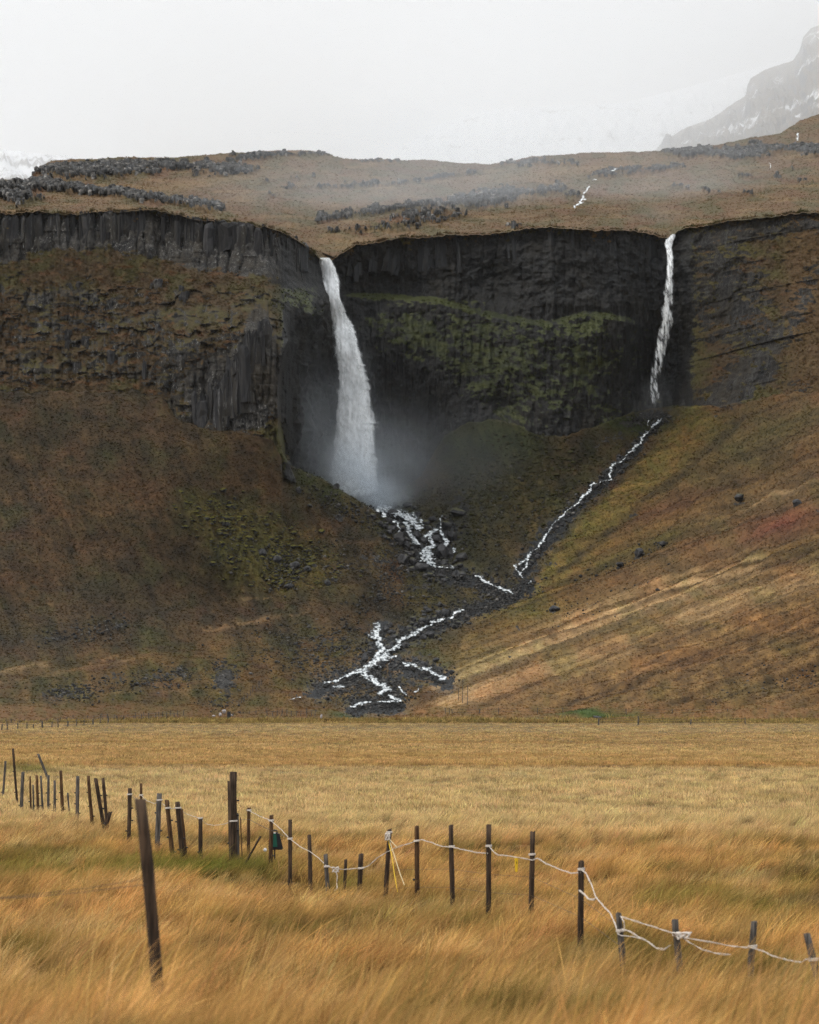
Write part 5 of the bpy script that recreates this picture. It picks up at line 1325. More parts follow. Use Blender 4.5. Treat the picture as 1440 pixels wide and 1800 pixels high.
POSTS = {}
def post(key, top, bot, Y, rad, mat, label, nubs=0, band=None, group='wooden posts of the rope fence', cut=0.0, name='fence_post'):
    b = pt(bot[0], bot[1], Y); t = pt(top[0], top[1], Y)
    d = b - t; g = float(ground_z(b[0], Y)) - 0.25
    if g < b[2]: b = b + d * ((g - b[2]) / d[2])
    o = empty(name, tuple(b), label, name.replace('_', ' '), group)
    sd = key
    add_part('pole', post_mesh('pole', 700 + sd, (0, 0, 0), t - b, rad * 1.06, rad * 0.95, mat, cut=cut), o)
    r = np.random.default_rng(900 + sd)
    for k in range(nubs):                               # staples and ring insulators up the post
        f = 0.35 + 0.55 * (k + r.uniform(-.2, .2)) / max(1, nubs); side_ = 1 if r.random() < 0.5 else -1
        c = (t - b) * f + np.array([side_ * rad * 1.1, -0.01, 0])
        add_part('insulator', tube_mesh('insulator', [c + np.array([-side_ * 0.02, 0, 0]), c + np.array([side_ * 0.012, 0, 0]), c + np.array([side_ * 0.03, 0, 0.004])], [0.012, 0.018, 0.013], M_BLACK, 7), o)
    if band is not None:                                # where the rope is lashed round the post
        f = (pt(0, band, Y)[2] - b[2]) / (t - b)[2]; c = (t - b) * f
        th = np.linspace(0, 4 * math.pi, 30)
        add_part('rope_lashing', tube_mesh('rope_lashing', np.stack([c[0] + rad * 1.13 * np.cos(th), c[1] + rad * 1.13 * np.sin(th), c[2] + 0.016 * th / 6.28 - 0.012], -1), 0.008, M_ROPE, 5), o)
    POSTS[key] = (b, t, Y)
    return o

def yd(yb, zv=0.2): return (CAMZ - zv) * F / (yb - HOR)

# the near, blurred pole
post(1, (245.5, 1405), (277, 1745), 21.0, 0.048, M_WOOD, 'thick leaning blurred post standing alone close to the camera', 0, None, None)
L = [(2, (10, 1338), (6, 1383), M_WOODG, 1, 'slightly leaning grey post at the far left edge of the rope fence'), (3, (23, 1316), (29, 1393), M_WOOD, 2, 'tall thin post leaning left, second from the left edge'), (4, (41, 1357), (38.5, 1404), M_WOODG, 1, 'stout dark grey post right of the tall leaning one at the left'),
     (5, (53, 1365), (54, 1409), M_WOODR, 1, 'thin brown post just right of the stout grey post'), (6, (58, 1380), (58.5, 1411), M_WOODG, 1, 'short thin stake between two brown posts at the left'), (7, (64.5, 1363), (66.5, 1412), M_WOODR, 2, 'reddish brown post right of the short thin stake'),
     (8, (72, 1364), (74.5, 1410), M_WOODG, 1, 'thin grey post left of the straight dark one'), (9, (85, 1363), (85, 1407), M_WOODG, 2, 'straight dark grey post before the short grey post'), (10, (96.5, 1372), (96, 1413), M_WOODG, 2, 'short grey post left of the tall brown post'),
     (11, (107, 1355), (110.5, 1421), M_WOODR, 2, 'tall brown post with the tiny stub beside it'), (12, (119.5, 1394), (121.5, 1420), M_WOODG, 0, 'tiny thin stub right of the tall brown post'), (13, (137, 1365), (136, 1428), M_WOODG, 3, 'straight grey post right of the tiny stub'),
     (14, (155, 1364), (161.5, 1434), M_WOODR, 3, 'reddish post leaning left, before the leaning pair'), (15, (168.5, 1368), (180.5, 1442), M_WOOD, 3, 'left one of the leaning pair of posts'), (16, (180.5, 1368), (187.5, 1443), M_WOOD, 3, 'right one of the leaning pair of posts'),
     (17, (194, 1427), (188.5, 1446), M_WOOD, 0, 'short tilted stub at the foot of the leaning pair'), (19, (228, 1386), (227, 1458), M_WOOD, 3, 'dark post with white cord wound round its head'), (20, (248.3, 1377), (248.3, 1455), M_WOODR, 0, 'brown post rising behind the blurred near post'),
     (21, (281, 1395), (277.5, 1473), M_WOODG, 3, 'stout dark post right of the blurred near post'), (22, (293.5, 1406), (302, 1488), M_WOODR, 3, 'reddish post leaning left, before the crossed pair'), (23, (312.5, 1410), (319, 1485), M_WOOD, 3, 'front post of the crossed pair of leaning posts'), (24, (319.3, 1423), (324, 1484), M_WOODR, 1, 'shorter rear post of the crossed pair'),
     (25, (352.3, 1438), (353, 1486), M_WOOD, 1, 'short post left of the tall doubled post')]
rads = {4: .055, 6: .025, 5: .032, 8: .032, 12: .025, 17: .05, 20: .035, 21: .055, 16: .045, 15: .05, 3: .04, 14: .042, 13: .05, 11: .045, 22: .045, 23: .05, 24: .035, 19: .05}
for k, t_, b_, m_, nb, lb in L:
    Y = yd(b_[1], 0.35) if k != 17 else yd(1443, 0.35)
    if k == 20: Y = 66.0
    bandp = {19: 1397, 20: 1398, 21: 1407, 22: 1421, 23: 1421, 25: 1439}.get(k)
    post(k, t_, b_, Y, rads.get(k, .04), m_, lb, nb, bandp)
post(18, (66.5, 1325), (79.5, 1357), 118.0, 0.06, M_WOODG, 'lone post leaning sharply left beyond the fence line', 0, None, None)
post(26, (411.3, 1357), (409.5, 1496), yd(1496, .3), 0.072, M_WOOD, 'tallest and thickest post of the doubled pair', 4, 1444)
post(27, (404.3, 1373), (406.5, 1496), yd(1496, .3) + 0.16, 0.045, M_WOOD, 'thinner post bound to the left of the thickest post', 3)
post(28, (415.5, 1430), (416.5, 1496), yd(1496, .3) + 0.12, 0.05, M_WOODG, 'short pale grey post behind the thickest post', 2)
post(29, (422.5, 1437), (425.5, 1498), yd(1497, .3), 0.012, M_WOODR, 'thin rusty rod right of the thickest post', 0, None, None, 0, 'fence_rod')
post(30, (458.5, 1470), (440.5, 1502), yd(1508, .3), 0.022, M_WOOD, 'diagonal stick leaning in the grass between two posts', 0, None, None, 0, 'wooden_stick')
for k, t_, b_, Y, rd, m_, lb, bd in ((31, (438.2, 1420), (436.8, 1511), 57.0, .036, M_WOODR, 'brown post between the thickest post and the black box', 1425), (32, (477, 1433), (476, 1531), 52.5, .040, M_WOODR, 'reddish post carrying the black and green box', 1443),
                                 (33, (510.2, 1441), (508.8, 1565), 47.5, .034, M_WOOD, 'tall straight post right of the black and green box', 1475), (34, (543.2, 1468), (546.5, 1568), 46.8, .036, M_WOOD, 'dark post at the left rim of the ditch', None), (35, (573, 1502), (577.5, 1575), 46.2, .036, M_WOODG, 'greyish slanted post where the rope knot hangs in the ditch', 1524),
                                 (36, (607, 1511), (606, 1577), 46.2, .027, M_WOOD, 'shortest pointed stake at the bottom of the ditch', None), (37, (636, 1501), (632, 1577), 45.8, .040, M_WOOD, 'short stout post at the right of the ditch', 1527), (38, (684.4, 1458), (679, 1576), 45.4, .040, M_WOOD, 'leaning post with white and yellow straps tied to its head', 1464),
                                 (39, (731.8, 1453), (734, 1577), 45.0, .036, M_WOODR, 'brown post right of the strapped post', 1479), (40, (793.7, 1450), (795.3, 1588), 43.5, .036, M_WOOD, 'straight post with twisted rope on both sides, left of the tallest', 1489), (41, (859.6, 1450), (858.6, 1616), 40.8, .036, M_WOOD, 'tallest straight post left of the yellow tag', 1488),
                                 (42, (936, 1462), (934, 1621), 40.0, .038, M_WOOD, 'straight post right of the yellow tag', 1503), (43, (1022, 1514), (1020, 1673), 35.5, .036, M_WOOD, 'post where the twisted rope drops steeply to the right', 1529), (44, (1087, 1605), (1099, 1717), 32.5, .038, M_WOODG, 'leaning post at the foot of the steep rope drop', 1637),
                                 (45, (1187.5, 1617), (1197, 1715), 31.5, .040, M_WOODG, 'post with the big rope knot, third from the right edge', 1644), (46, (1326, 1621), (1321, 1700), 31.0, .040, M_WOODG, 'faint post half hidden in grass, second from the right edge', 1665), (47, (1418, 1641), (1436, 1712), 28.0, .040, M_WOODG, 'leaning post cut by the right edge of the picture', 1688)):
    post(k, t_, b_, Y, rd, m_, lb, 1 if k in (32, 35, 39) else 0, bd, cut=0.004)

# ------------------------------------------------------------------ ropes, wire, straps
def path3(nodes, n=24, sag=None):
    """(px, py, Y) nodes joined by smooth spans"""
    out = []
    nd = np.array(nodes, float)
    for a, b in zip(nd[:-1], nd[1:]):
        t = np.linspace(0, 1, n, endpoint=False)[:, None]; q = a + (b - a) * t
        out.append(q)
    q = np.concatenate(out + [nd[-1:]])
    k = np.ones(5) / 5
    qs = np.stack([np.convolve(np.pad(q[:, i], 2, 'edge'), k, 'valid') for i in range(3)], -1)
    qs[0], qs[-1] = q[0], q[-1]
    return pt(qs[:, 0], qs[:, 1], qs[:, 2])

def rope_mesh(name, nodes, rad, strands=1, pitch=0.16, mat=None, wob=0.0, seed=0):
    p = path3(nodes); ln = np.r_[0, np.cumsum(np.linalg.norm(np.diff(p, axis=0), axis=1))]
    n = max(20, int(ln[-1] / 0.03)); s = np.linspace(0, ln[-1], n)
    p = np.stack([np.interp(s, ln, p[:, i]) for i in range(3)], -1)
    if wob: p[:, 2] += wob * fbm(s * 3.0, s * 0, 2, seed); p[:, 1] += wob * fbm(s * 3.0, s * 0 + 5, 2, seed)
    V, Q, b = [], [], 0
    for k in range(strands):
        q = p.copy()
        if strands > 1:
            ph = 2 * math.pi * (s / pitch + 0.7 * fbm(s * 1.3, s * 0, 2, seed + 3)) + 2 * math.pi * k / strands
            am = rad * (1.2 + 2.2 * np.abs(fbm(s * 2.0, s * 0 + 9, 2, seed + 4)))
            q[:, 2] += am * np.sin(ph); q[:, 1] += am * np.cos(ph)
        me = tube_mesh('strand', q, rad, mat, 5)
        vv = np.zeros(len(me.vertices) * 3, np.float32); me.vertices.foreach_get('co', vv); V.append(vv.reshape(-1, 3))
        Q.append(np.array([pp.vertices[:] for pp in me.polygons]) + b); b += len(me.vertices); bpy.data.meshes.remove(me)
    return mesh_np(name, np.concatenate(V), np.concatenate(Q), mat or M_ROPE)

def rope(nodes, label, rad=0.006, strands=1, pitch=0.2, mat=None, wob=0.01, seed=0, name='rope', cat='rope', group=None):
    o = link(bpy.data.objects.new(name, rope_mesh(name, nodes, rad, strands, pitch, mat or M_ROPE, wob, seed)))
    return setp(o, label=label, category=cat, group=group)
Yp = {k: POSTS[k][2] - 0.05 for k in POSTS}
rope([(228, 1397, Yp[19]), (239, 1404, 67.5), (248.3, 1398, Yp[20]), (257, 1407, 65), (272, 1413, 64), (281, 1407, Yp[21]), (286, 1413, 62), (296, 1421, Yp[22]), (313.5, 1421, Yp[23]), (328, 1431, 60), (352.5, 1439, Yp[25]), (362, 1448, 59.5), (375, 1451, 59.3), (392, 1449, 59), (410, 1444, Yp[26])], 'thin white cord sagging between the posts left of the thickest post', 0.0045, 1, seed=1)
rope([(438, 1425, Yp[31]), (455, 1434, 54.8), (477, 1443, Yp[32]), (494, 1458, 49.5), (510, 1475, Yp[33]), (527, 1488, 47), (545, 1497, Yp[34] - .05), (560, 1508, 46.4), (574, 1522, Yp[35])], 'straight white cord sloping down past the black and green box into the ditch', 0.005, 1, seed=2)
rope([(415, 1442, Yp[26]), (437, 1440, Yp[31] - .04), (452, 1448, 55), (477, 1460, Yp[32]), (505, 1472, 48.5)], 'faint thin cord behind the black and green box', 0.004, 1, mat=M_WIRE, seed=3)
rope([(574, 1523, Yp[35]), (586, 1526, 46), (597, 1528, 46), (606, 1529, Yp[36]), (622, 1527, 45.8), (635, 1527, Yp[37]), (648, 1522, 45.5), (664, 1508, 45.4), (682, 1497, Yp[38]), (697, 1490, 45.2), (715, 1484, 45), (732, 1479, Yp[39]), (741, 1476, 44.7), (760, 1482, 44.2), (778, 1488, 43.6), (794, 1489, Yp[40]), (815, 1494, 42.4), (840, 1499, 41.4), (858, 1500, Yp[41] - .03)],
     'twisted white rope climbing out of the ditch and running along the middle posts', 0.0036, 2, 0.34, seed=4)
rope([(860, 1488, Yp[41]), (868, 1497, 40.6), (876, 1503, 40.5), (893, 1505, 40.3), (908, 1507, 40.1), (935, 1512, Yp[42]), (945, 1509, 39.3), (960, 1518, 38.4), (985, 1529, 37.1), (1005, 1536, 36.2), (1021, 1533, Yp[43])], 'twisted white rope sagging past the yellow tag', 0.0036, 2, 0.30, seed=5)
rope([(1022, 1529, Yp[43]), (1030, 1535, 35), (1040, 1555, 34.6), (1047, 1576, 34.2), (1060, 1592, 33.6), (1073, 1606, 33.1), (1081, 1622, 32.8), (1086, 1640, Yp[44])], 'white rope dropping steeply between two posts at the right', 0.0045, 2, 0.5, seed=6)
rope([(1018, 1566, Yp[43]), (1026, 1571, 35), (1035, 1581, 34.7), (1045, 1581, 34.3), (1049, 1577, 34.2)], 'short white rope loop low on the post beside the steep drop', 0.0055, 2, 0.3, seed=7)
rope([(1091, 1611, Yp[44]), (1097, 1620, 32.2), (1098, 1632, 32.2)], 'thin white cord hanging from the head of the post at the steep drop', 0.005, 1, seed=17)
rope([(1087, 1642, Yp[44]), (1093, 1634, 32.2), (1108, 1638, 32), (1124, 1648, 31.9), (1140, 1656, 31.8), (1153, 1666, 31.7), (1168, 1669, 31.6), (1179, 1662, 31.5)], 'loose white rope end looping down in front of the knotted post', 0.0045, 2, 0.4, seed=8)
rope([(1086, 1643, Yp[44]), (1100, 1645, 32), (1118, 1648, 31.9), (1128, 1651, 31.8)], 'second thin white rope below the loose looping end', 0.005, 1, seed=18)
rope([(1091, 1611, Yp[44]), (1110, 1617, 32.2), (1145, 1628, 31.9), (1185, 1642, 31.5), (1196, 1645, Yp[45])], 'white rope stretched to the knotted post from its left neighbour', 0.0034, 2, 0.6, seed=9)
rope([(1196, 1645, Yp[45]), (1212, 1657, 31.3), (1235, 1669, 31.2), (1260, 1676, 31.1), (1285, 1679, 31)], 'lower white rope end trailing right from the knotted post', 0.0034, 2, 0.5, seed=10)
rope([(1194, 1644, Yp[45]), (1208, 1649, 31.3), (1245, 1656, 31.2), (1290, 1663, 31.1), (1324, 1667, Yp[46]), (1336, 1670, 30.4), (1360, 1681, 29.8), (1385, 1688, 29.2), (1408, 1692, 28.5), (1424, 1684, Yp[47])], 'white rope running to the right edge of the picture', 0.0036, 2, 0.5, seed=11)
# the big knot
th = np.linspace(0, 6 * math.pi, 90)
kc = pt(1199, 1645, Yp[45] - 0.05)
kn = link(bpy.data.objects.new('rope_knot', tube_mesh('rope_knot', np.stack([kc[0] + 0.075 * np.sin(th) + 0.03 * np.sin(2.3 * th), kc[1] - 0.02 + 0.035 * np.cos(1.7 * th), kc[2] + 0.035 * np.sin(1.37 * th + 1)], -1), 0.009, M_ROPE, 6)))
setp(kn, label='white rope knot tied at the third post from the right edge', category='knot')
kc = pt(590, 1527, 46.0)
kn = link(bpy.data.objects.new('rope_knot', tube_mesh('rope_knot', np.stack([kc[0] + 0.05 * np.sin(th), kc[1] - 0.02 + 0.03 * np.cos(1.7 * th), kc[2] - 0.015 + 0.04 * np.sin(1.37 * th)], -1), 0.008, M_ROPE, 6)))
setp(kn, label='white rope knot hanging between the two posts in the ditch', category='knot')
rope([(590, 1530, 45.9), (593, 1540, 45.9), (592, 1552, 45.9), (593, 1562, 45.8), (588, 1566, 45.7)], 'white rope tail dangling from the knot into the ditch', 0.007, 1, seed=12)
rope([(683, 1478, Yp[38]), (689, 1505, 45.0), (694, 1540, 44.8), (699, 1568, 44.6)], 'yellow strap running from the strapped post to the ground', 0.007, 1, mat=M_YELLOW, wob=0, seed=13, name='strap', cat='strap')
rope([(684, 1476, Yp[38]), (694, 1506, 45.0), (703, 1535, 44.7), (711, 1556, 44.5)], 'cream strap running from the strapped post to the ground', 0.007, 1, mat=M_STRAPW, wob=0, seed=14, name='strap', cat='strap')
rope([(684, 1475, Yp[38]), (690, 1481, 45.1), (698, 1490, 45.0)], 'short cream strap slanting right from the head of the strapped post', 0.007, 1, mat=M_STRAPW, wob=0, seed=15, name='strap', cat='strap')
kc = pt(681.5, 1471, Yp[38] - 0.04)
kn = link(bpy.data.objects.new('rope_knot', tube_mesh('rope_knot', np.stack([kc[0] + 0.035 * np.sin(th), kc[1] - 0.02 + 0.03 * np.cos(1.7 * th), kc[2] + 0.05 * np.sin(1.37 * th)], -1), 0.010, M_ROPE, 6)))
setp(kn, label='bulky white knot on the head of the strapped post', category='knot')
# wires of the near fence, out of focus
for k, (nodes, lb) in enumerate((([(-60, 1585, 20.2), (60, 1572, 20.5), (150, 1562, 20.8), (252, 1545, 20.95)], 'blurred upper wire left of the near post'), ([(-60, 1582, 18.8), (40, 1578, 19.5), (140, 1569, 20.2), (256, 1555, 20.95)], 'blurred second wire left of the near post'))):
    rope(nodes, lb, 0.0022, 1, mat=M_WIRE, wob=0, seed=30 + k, name='fence_wire', cat='wire')
# thin wires between the middle posts
for k, (dy, lb) in enumerate(((34, 'upper thin wire behind the grass at the middle posts'), (66, 'lower thin wire behind the grass at the middle posts'))):
    rope([(POSTS_px[0], POSTS_px[1] + dy, POSTS_px[2]) for POSTS_px in ((684, 1496, 45.45), (732, 1494, 45.05), (794, 1494, 43.55), (859, 1503, 40.85), (935, 1508, 40.05), (1021, 1546, 35.55), (1095, 1600, 32.6))], lb, 0.002, 1, mat=M_WIRE, wob=0, seed=40 + k, name='fence_wire', cat='wire')

# ------------------------------------------------------------------ the battery box on its post, and the warning tag
def bevel_box(name, corners_bottom, corners_top, mat, bev=0.015):
    import bmesh
    bm = bmesh.new()
    vs = [bm.verts.new(c) for c in list(corners_bottom) + list(corners_top)]
    for f in ((3, 2, 1, 0), (4, 5, 6, 7), (0, 1, 5, 4), (1, 2, 6, 5), (2, 3, 7, 6), (3, 0, 4, 7)): bm.faces.new([vs[i] for i in f])
    bmesh.ops.recalc_face_normals(bm, faces=bm.faces)
    bmesh.ops.bevel(bm, geom=bm.edges[:], offset=bev, segments=2, affect='EDGES')
    me = bpy.data.meshes.new(name); bm.to_mesh(me); bm.free(); me.materials.append(mat)
    return me
YB = 52.62
bc = pt(485, 1494, YB)
box = empty('energizer', tuple(bc), 'black and green fence energizer box hung on a reddish post', 'energizer')
def at(px, py, dy=0.0):
    return tuple(pt(px, py, YB + dy) - bc)
add_part('case', bevel_box('case', [at(471.5, 1494), at(498.5, 1494), at(498.5, 1494, .16), at(471.5, 1494, .16)], [at(474, 1464), at(491, 1464), at(491, 1464, .13), at(474, 1464, .13)], M_BLACK, 0.02), box)
add_part('front_panel', bevel_box('front_panel', [at(479.5, 1489, -.012), at(487.8, 1489, -.012), at(487.8, 1489, .012), at(479.5, 1489, .012)], [at(479.5, 1466, -.012), at(485.6, 1466, -.012), at(485.6, 1466, .012), at(479.5, 1466, .012)], M_GREEN, 0.004), box)
add_part('red_label', bevel_box('red_label', [at(472.3, 1480, -.01), at(475, 1480, -.01), at(475, 1480, .01), at(472.3, 1480, .01)], [at(472.5, 1475, -.01), at(475, 1475, -.01), at(475, 1475, .01), at(472.5, 1475, .01)], M_RED, 0.003), box)
hp = [at(479, 1465, .06), at(479.4, 1460.5, .06), at(483, 1459.5, .06), at(487, 1460.5, .06), at(487.4, 1465, .06)]
add_part('handle', tube_mesh('handle', hp, 0.016, M_BLACK, 7), box)
add_part('terminal', tube_mesh('terminal', [at(481.5, 1464.5, .02), at(484.5, 1464.5, .02)], 0.012, M_WHITE, 7), box)
add_part('leg', tube_mesh('leg', [at(483, 1493, .06), at(483, 1512, .06)], 0.014, M_BLACK, 7), box)
ti = link(bpy.data.objects.new('insulator', tube_mesh('insulator', [pt(464, 1492, 53.5), pt(466, 1494, 53.5), pt(468, 1496, 53.5)], [0.02, 0.035, 0.02], M_WHITE, 8)))
setp(ti, label='small white insulator hanging left of the black and green box', category='insulator')
tc = pt(908, 1507.5, 40.1)
tag = empty('warning_tag', tuple(tc), 'small yellow warning tag hanging from the twisted rope', 'tag')
m_ = 40.1 / F
add_part('plate', bevel_box('plate', [(-2.2 * m_, -.006, -25 * m_), (2.0 * m_, -.006, -25 * m_), (2.0 * m_, .006, -25 * m_), (-2.2 * m_, .006, -25 * m_)], [(-3.2 * m_, -.006, -1 * m_), (3.2 * m_, -.006, -1 * m_), (3.2 * m_, .006, -1 * m_), (-3.2 * m_, .006, -1 * m_)], M_YELLOW, 0.003), tag)
zz = [(0.4, -6.5), (-0.9, -9.4), (0.1, -9.4), (-0.5, -12.5), (1.2, -8.8), (0.2, -8.8), (1.1, -6.5)]
sv = [(x * m_, -.0085, z * m_) for x, z in zz] + [(x * m_, -.007, z * m_) for x, z in zz]
sm = bpy.data.meshes.new('bolt_symbol'); sm.from_pydata(sv, [], [tuple(range(7))] + [(i, (i + 1) % 7, 7 + (i + 1) % 7, 7 + i) for i in range(7)]); sm.materials.append(M_BLACK)
add_part('bolt_symbol', sm, tag)

# ------------------------------------------------------------------ far fences along the foot of the hills
def far_fence(pxs, y0f, h, Yf, label, wires=2, mat=None):
    x0 = pxs[0]; Y0 = Yf(x0); b = pt(x0, y0f(x0), Y0)
    root = empty('far_fence', tuple(b), label, 'fence')
    mt = mat or M_WOODG; tops = []
    for k, x in enumerate(pxs):
        Y = float(Yf(x)); p0 = pt(x, float(y0f(x)) + 1, Y); hh = (h if np.isscalar(h) else h(x)) * (1 + 0.18 * rng.standard_normal()) * Y / F
        q0 = p0 - b; q1 = q0 + np.array([rng.normal() * 0.05, 0, hh])
        rd = 0.075 if rng.random() < 0.85 else 0.13
        V = [q0 + np.array([rd * math.cos(a), rd * math.sin(a), 0]) for a in np.linspace(0, 6.28, 6)[:5]] + [q1 + np.array([rd * .9 * math.cos(a), rd * .9 * math.sin(a), 0]) for a in np.linspace(0, 6.28, 6)[:5]]
        me = bpy.data.meshes.new('post'); me.from_pydata([tuple(v) for v in V], [], [(i, (i + 1) % 5, 5 + (i + 1) % 5, 5 + i) for i in range(5)] + [(5, 6, 7, 8, 9)]); me.materials.append(mt)
        add_part('post', me, root); tops.append(q1 - np.array([0, 0, 0.15 * hh])); hl = hh
    tops = np.array(tops)
    for k in range(wires):
        add_part('wire', tube_mesh('wire', tops - np.array([0, 0, 0.38 * hl * k]), 0.018, M_WIRE, 4), root)
    return root
R = np.random.default_rng(55)
jx = lambda a, b, st: [x + R.normal() * st * 0.08 for x in np.arange(a, b, st)]
gline = lambda xs, ys_: (lambda x: np.interp(x, xs, ys_))
YF = lambda ys_: (lambda x: (CAMZ - 0.0) * F / (float(ys_(x)) - HOR))
fa = gline([0, 90, 220, 320, 480, 640], [1285, 1280, 1269, 1265, 1262.5, 1261])
far_fence(jx(2, 640, 14.5), fa, 14, lambda x: min(560, YF(fa)(x)), 'far fence of thin posts along the left edge of the meadow, lower row')
fb = gline([0, 130, 300, 480, 560], [1275, 1270, 1258, 1252, 1250])
far_fence(jx(10, 330, 12), fb, 11, lambda x: float(hill_surface(x, fb(x))) - 1.5, 'second row of far posts on the slope behind the lower left row')
fd = gline([420, 440, 465], [1240, 1222, 1200])
far_fence([420, 424, 429.5, 435, 440, 444.5, 450, 455.5, 459.5], fd, 11, lambda x: float(hill_surface(x, fd(x))) - 1.0, 'short far fence climbing the slope above the dark pump box')
fe = gline([520, 560], [1258, 1257])
far_fence(jx(470, 558, 8.5), fe, 10, lambda x: 552.0, 'far fence ending at the tall corner post left of the stream')
ff = gline([770, 1440], [1254, 1256])
far_fence([783, 790, 795, 843, 877, 945, 990, 1101, 1182, 1280, 1347], ff, 10, lambda x: float(hill_surface(x, ff(x))) - 1.0, 'sparse far fence along the foot of the right slope')
fg = gline([1040, 1320], [1274, 1272])
far_fence([1052.5, 1122, 1214, 1310], fg, 12, lambda x: 415.0, 'row of widely spaced rods in the meadow before the right slope')
fh = gline([805, 820], [1230, 1238])
far_fence([806, 813, 822], fh, lambda x: 30, lambda x: float(hill_surface(x, fh(x))) - 1.0, 'tall thin bare poles on the right slope by the stream', 0)
# dark box by the left fence, white stones next to it, white marker
pb = pt(402.5, 1262, 548)
pump = empty('pump_box', tuple(pb), 'small dark upright box standing at the far left fence', 'box')
a_ = 548 / F
add_part('cabinet', bevel_box('cabinet', [(-3.4 * a_, -.3, -.3), (3.4 * a_, -.3, -.3), (3.4 * a_, .3, -.3), (-3.4 * a_, .3, -.3)], [(-3.0 * a_, -.3, 10 * a_), (3.0 * a_, -.3, 10 * a_), (3.0 * a_, .3, 10 * a_), (-3.0 * a_, .3, 10 * a_)], M_BLACK, 0.04), pump)
add_part('lid', bevel_box('lid', [(-3.6 * a_, -.36, 10.1 * a_), (3.6 * a_, -.36, 10.1 * a_), (3.6 * a_, .36, 10.1 * a_), (-3.6 * a_, .36, 10.1 * a_)], [(-3.4 * a_, -.34, 11 * a_), (3.4 * a_, -.34, 11 * a_), (3.4 * a_, .34, 11 * a_), (-3.4 * a_, .34, 11 * a_)], M_BLACK, 0.02), pump)
M_PALE = simple('pale_stone', (0.36, 0.33, 0.33), 0.9, 0.1, 0.4, 2)
for x, y, r, lb in ((394, 1252, 3.5, 'pale pinkish stone left of the small dark box'), (388, 1257, 3.2, 'low pale stone at the far fence left of the dark box'), (376, 1260, 3.2, 'long pale stone lying further left of the dark box'), (407, 1258, 2.5, 'little pale stone right of the small dark box'), (565, 1261, 3.2, 'small pointed white stone at the meadow edge left of the stream')):
    o = add_boulder(x, y, r, lb, None, lambda x, y: 549.0, 0.1); me = o.data.copy(); me.materials.clear(); me.materials.append(M_PALE); o.data = me
    if x == 565: o.scale = (o.scale[0] * .7, o.scale[1] * .7, o.scale[2] * 2.2)
for x, y, r, lb in ((952, 1266, 8, 'long dark mound of earth on the meadow before the right slope'), (978, 1266, 4.5, 'small dark mound of earth beside the long one'), (1050, 1261, 6, 'dark low mound behind the bright green grass strip')):
    o = add_boulder(x, y, r, lb, None, lambda x, y: 520.0 if y > 1264 else 548.0, 0.3); me = o.data.copy(); me.materials.clear(); me.materials.append(M_BOULDER); o.data = me; o.scale = (o.scale[0] * 1.5, o.scale[1], o.scale[2] * 0.45); o['category'] = 'mound'; o.name = 'earth_mound'

# ------------------------------------------------------------------ air: haze, cloud bank, spray
def vol_mat(name, density, col=(0.97, 0.985, 1.0), shape=None, aniso=0.2):
    t = NT(name)
    v = t.n('ShaderNodeVolumePrincipled')
    v.inputs['Color'].default_value = (*col, 1); v.inputs['Anisotropy'].default_value = aniso
    v.inputs['Density'].default_value = density
    if shape: t.l(shape(t, density), v.inputs['Density'])
    return t.done(None, v.outputs[0])

def box_mesh(name, x0, x1, y0, y1, z0, z1, mat):
    V = [(x, y, z) for z in (z0, z1) for y in (y0, y1) for x in (x0, x1)]
    Fc = [(0, 2, 3, 1), (4, 5, 7, 6), (0, 1, 5, 4), (2, 6, 7, 3), (0, 4, 6, 2), (1, 3, 7, 5)]
    me = bpy.data.meshes.new(name); me.from_pydata(V, [], Fc); me.materials.append(mat)
    return link(bpy.data.objects.new(name, me))
setp(box_mesh('haze', -16000, 16000, -60, 9200, -6, 1500, vol_mat('haze_air', 0.000014)), kind='stuff', label='thin even haze in the air')
setp(box_mesh('cloud_bank', -2600, 2600, 1720, 5600, 0, 960, vol_mat('cloud_vapour', 0.00115, (1, 1, 1), aniso=0.6)), kind='stuff', label='low cloud hiding the mountains behind the plateau')

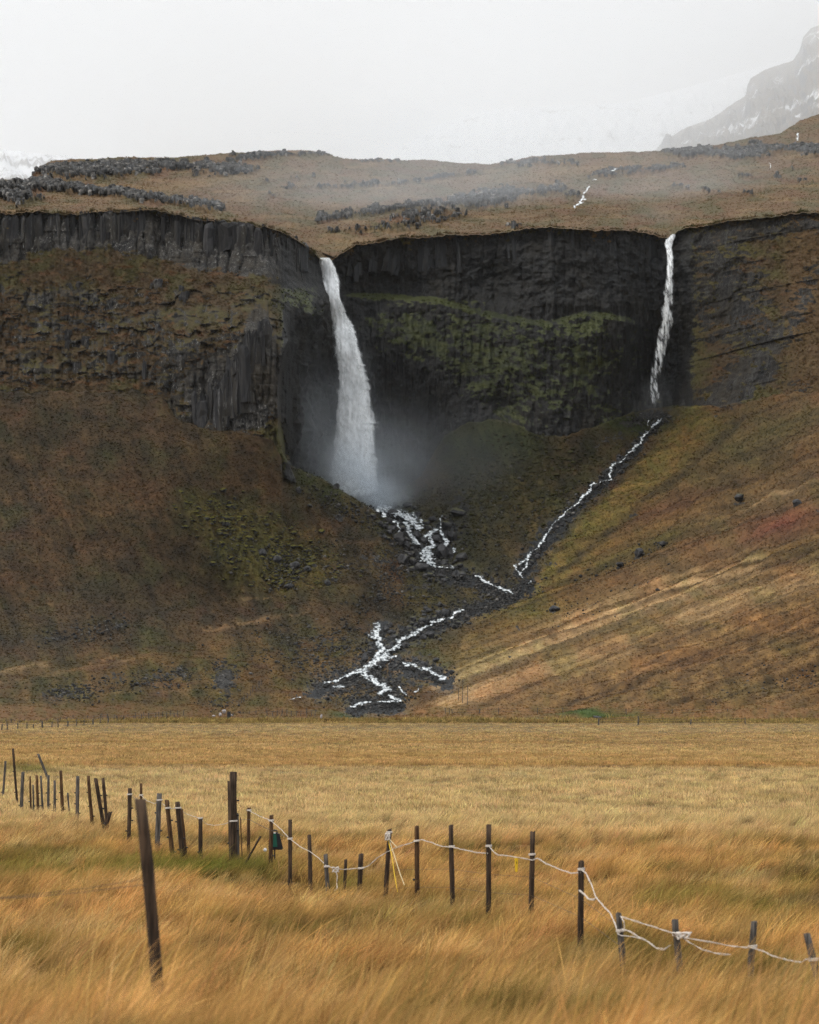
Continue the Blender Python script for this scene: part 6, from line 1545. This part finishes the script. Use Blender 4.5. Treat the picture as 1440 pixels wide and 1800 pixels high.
def puff(name, px, py, Y, rx, ry, rz, density, label, nscale=0.06, sharp=(0.35, 0.75), drift=0.0):
    import bmesh
    bm = bmesh.new(); bmesh.ops.create_icosphere(bm, subdivisions=3, radius=1.0)
    me = bpy.data.meshes.new(name); bm.to_mesh(me); bm.free()
    def shape(t, d):
        ln = t.n('ShaderNodeVectorMath', operation='LENGTH'); t.l(t.obj, ln.inputs[0])
        fall = t.ramp(ln.outputs['Value'], 1.0, 0.15)
        geo = t.n('ShaderNodeNewGeometry').outputs['Position']
        nz = t.noise(nscale, 4, vec=geo, rough=0.6)
        return t.math('MULTIPLY', t.math('MULTIPLY', t.math('MULTIPLY', fall, fall), t.ramp(nz, *sharp)), d * 1.35)
    me.materials.append(vol_mat(name + '_vapour', density, (0.90, 0.95, 1.0), shape=shape))
    o = link(bpy.data.objects.new(name, me))
    p = pt(px, py, Y); o.location = p; o.scale = (rx * Y / F, rz, ry * Y / F)
    return setp(o, kind='stuff', label=label)
puff('spray', 730, 850, 828, 380, 230, 24, 0.011, 'spray billowing right of the waterfall foot', 0.03, (0.15, 0.85))
puff('spray', 690, 815, 834, 130, 190, 14, 0.022, 'spray rising against the dark wall beside the main waterfall', 0.05, (0.25, 0.75))
puff('spray', 612, 840, 831, 110, 130, 14, 0.08, 'spray around the foot of the main waterfall', 0.06, (0.25, 0.7))
puff('spray', 560, 760, 815, 120, 220, 16, 0.022, 'thin blue mist left of the main waterfall', 0.04, (0.2, 0.75))
puff('spray', 622, 720, 838, 75, 230, 10, 0.022, 'fine spray hanging around the falling water', 0.05, (0.25, 0.75))
puff('spray', 665, 872, 832, 95, 60, 10, 0.20, 'dense white spray where the main waterfall lands', 0.09, (0.3, 0.7))
puff('spray', 1150, 700, 836, 80, 70, 10, 0.016, 'faint mist at the foot of the smaller waterfall', 0.08)
puff('mist', 520, 370, 930, 330, 75, 110, 0.0045, 'pale mist drifting over the plateau above the main waterfall', 0.014, (0.3, 0.75))
puff('mist', 900, 330, 1000, 820, 135, 230, 0.0075, 'thin cloud trailing along the plateau', 0.008, (0.25, 0.8))
puff('mist', 1180, 385, 890, 160, 35, 50, 0.004, 'pale mist drifting above the smaller waterfall', 0.03, (0.3, 0.75))
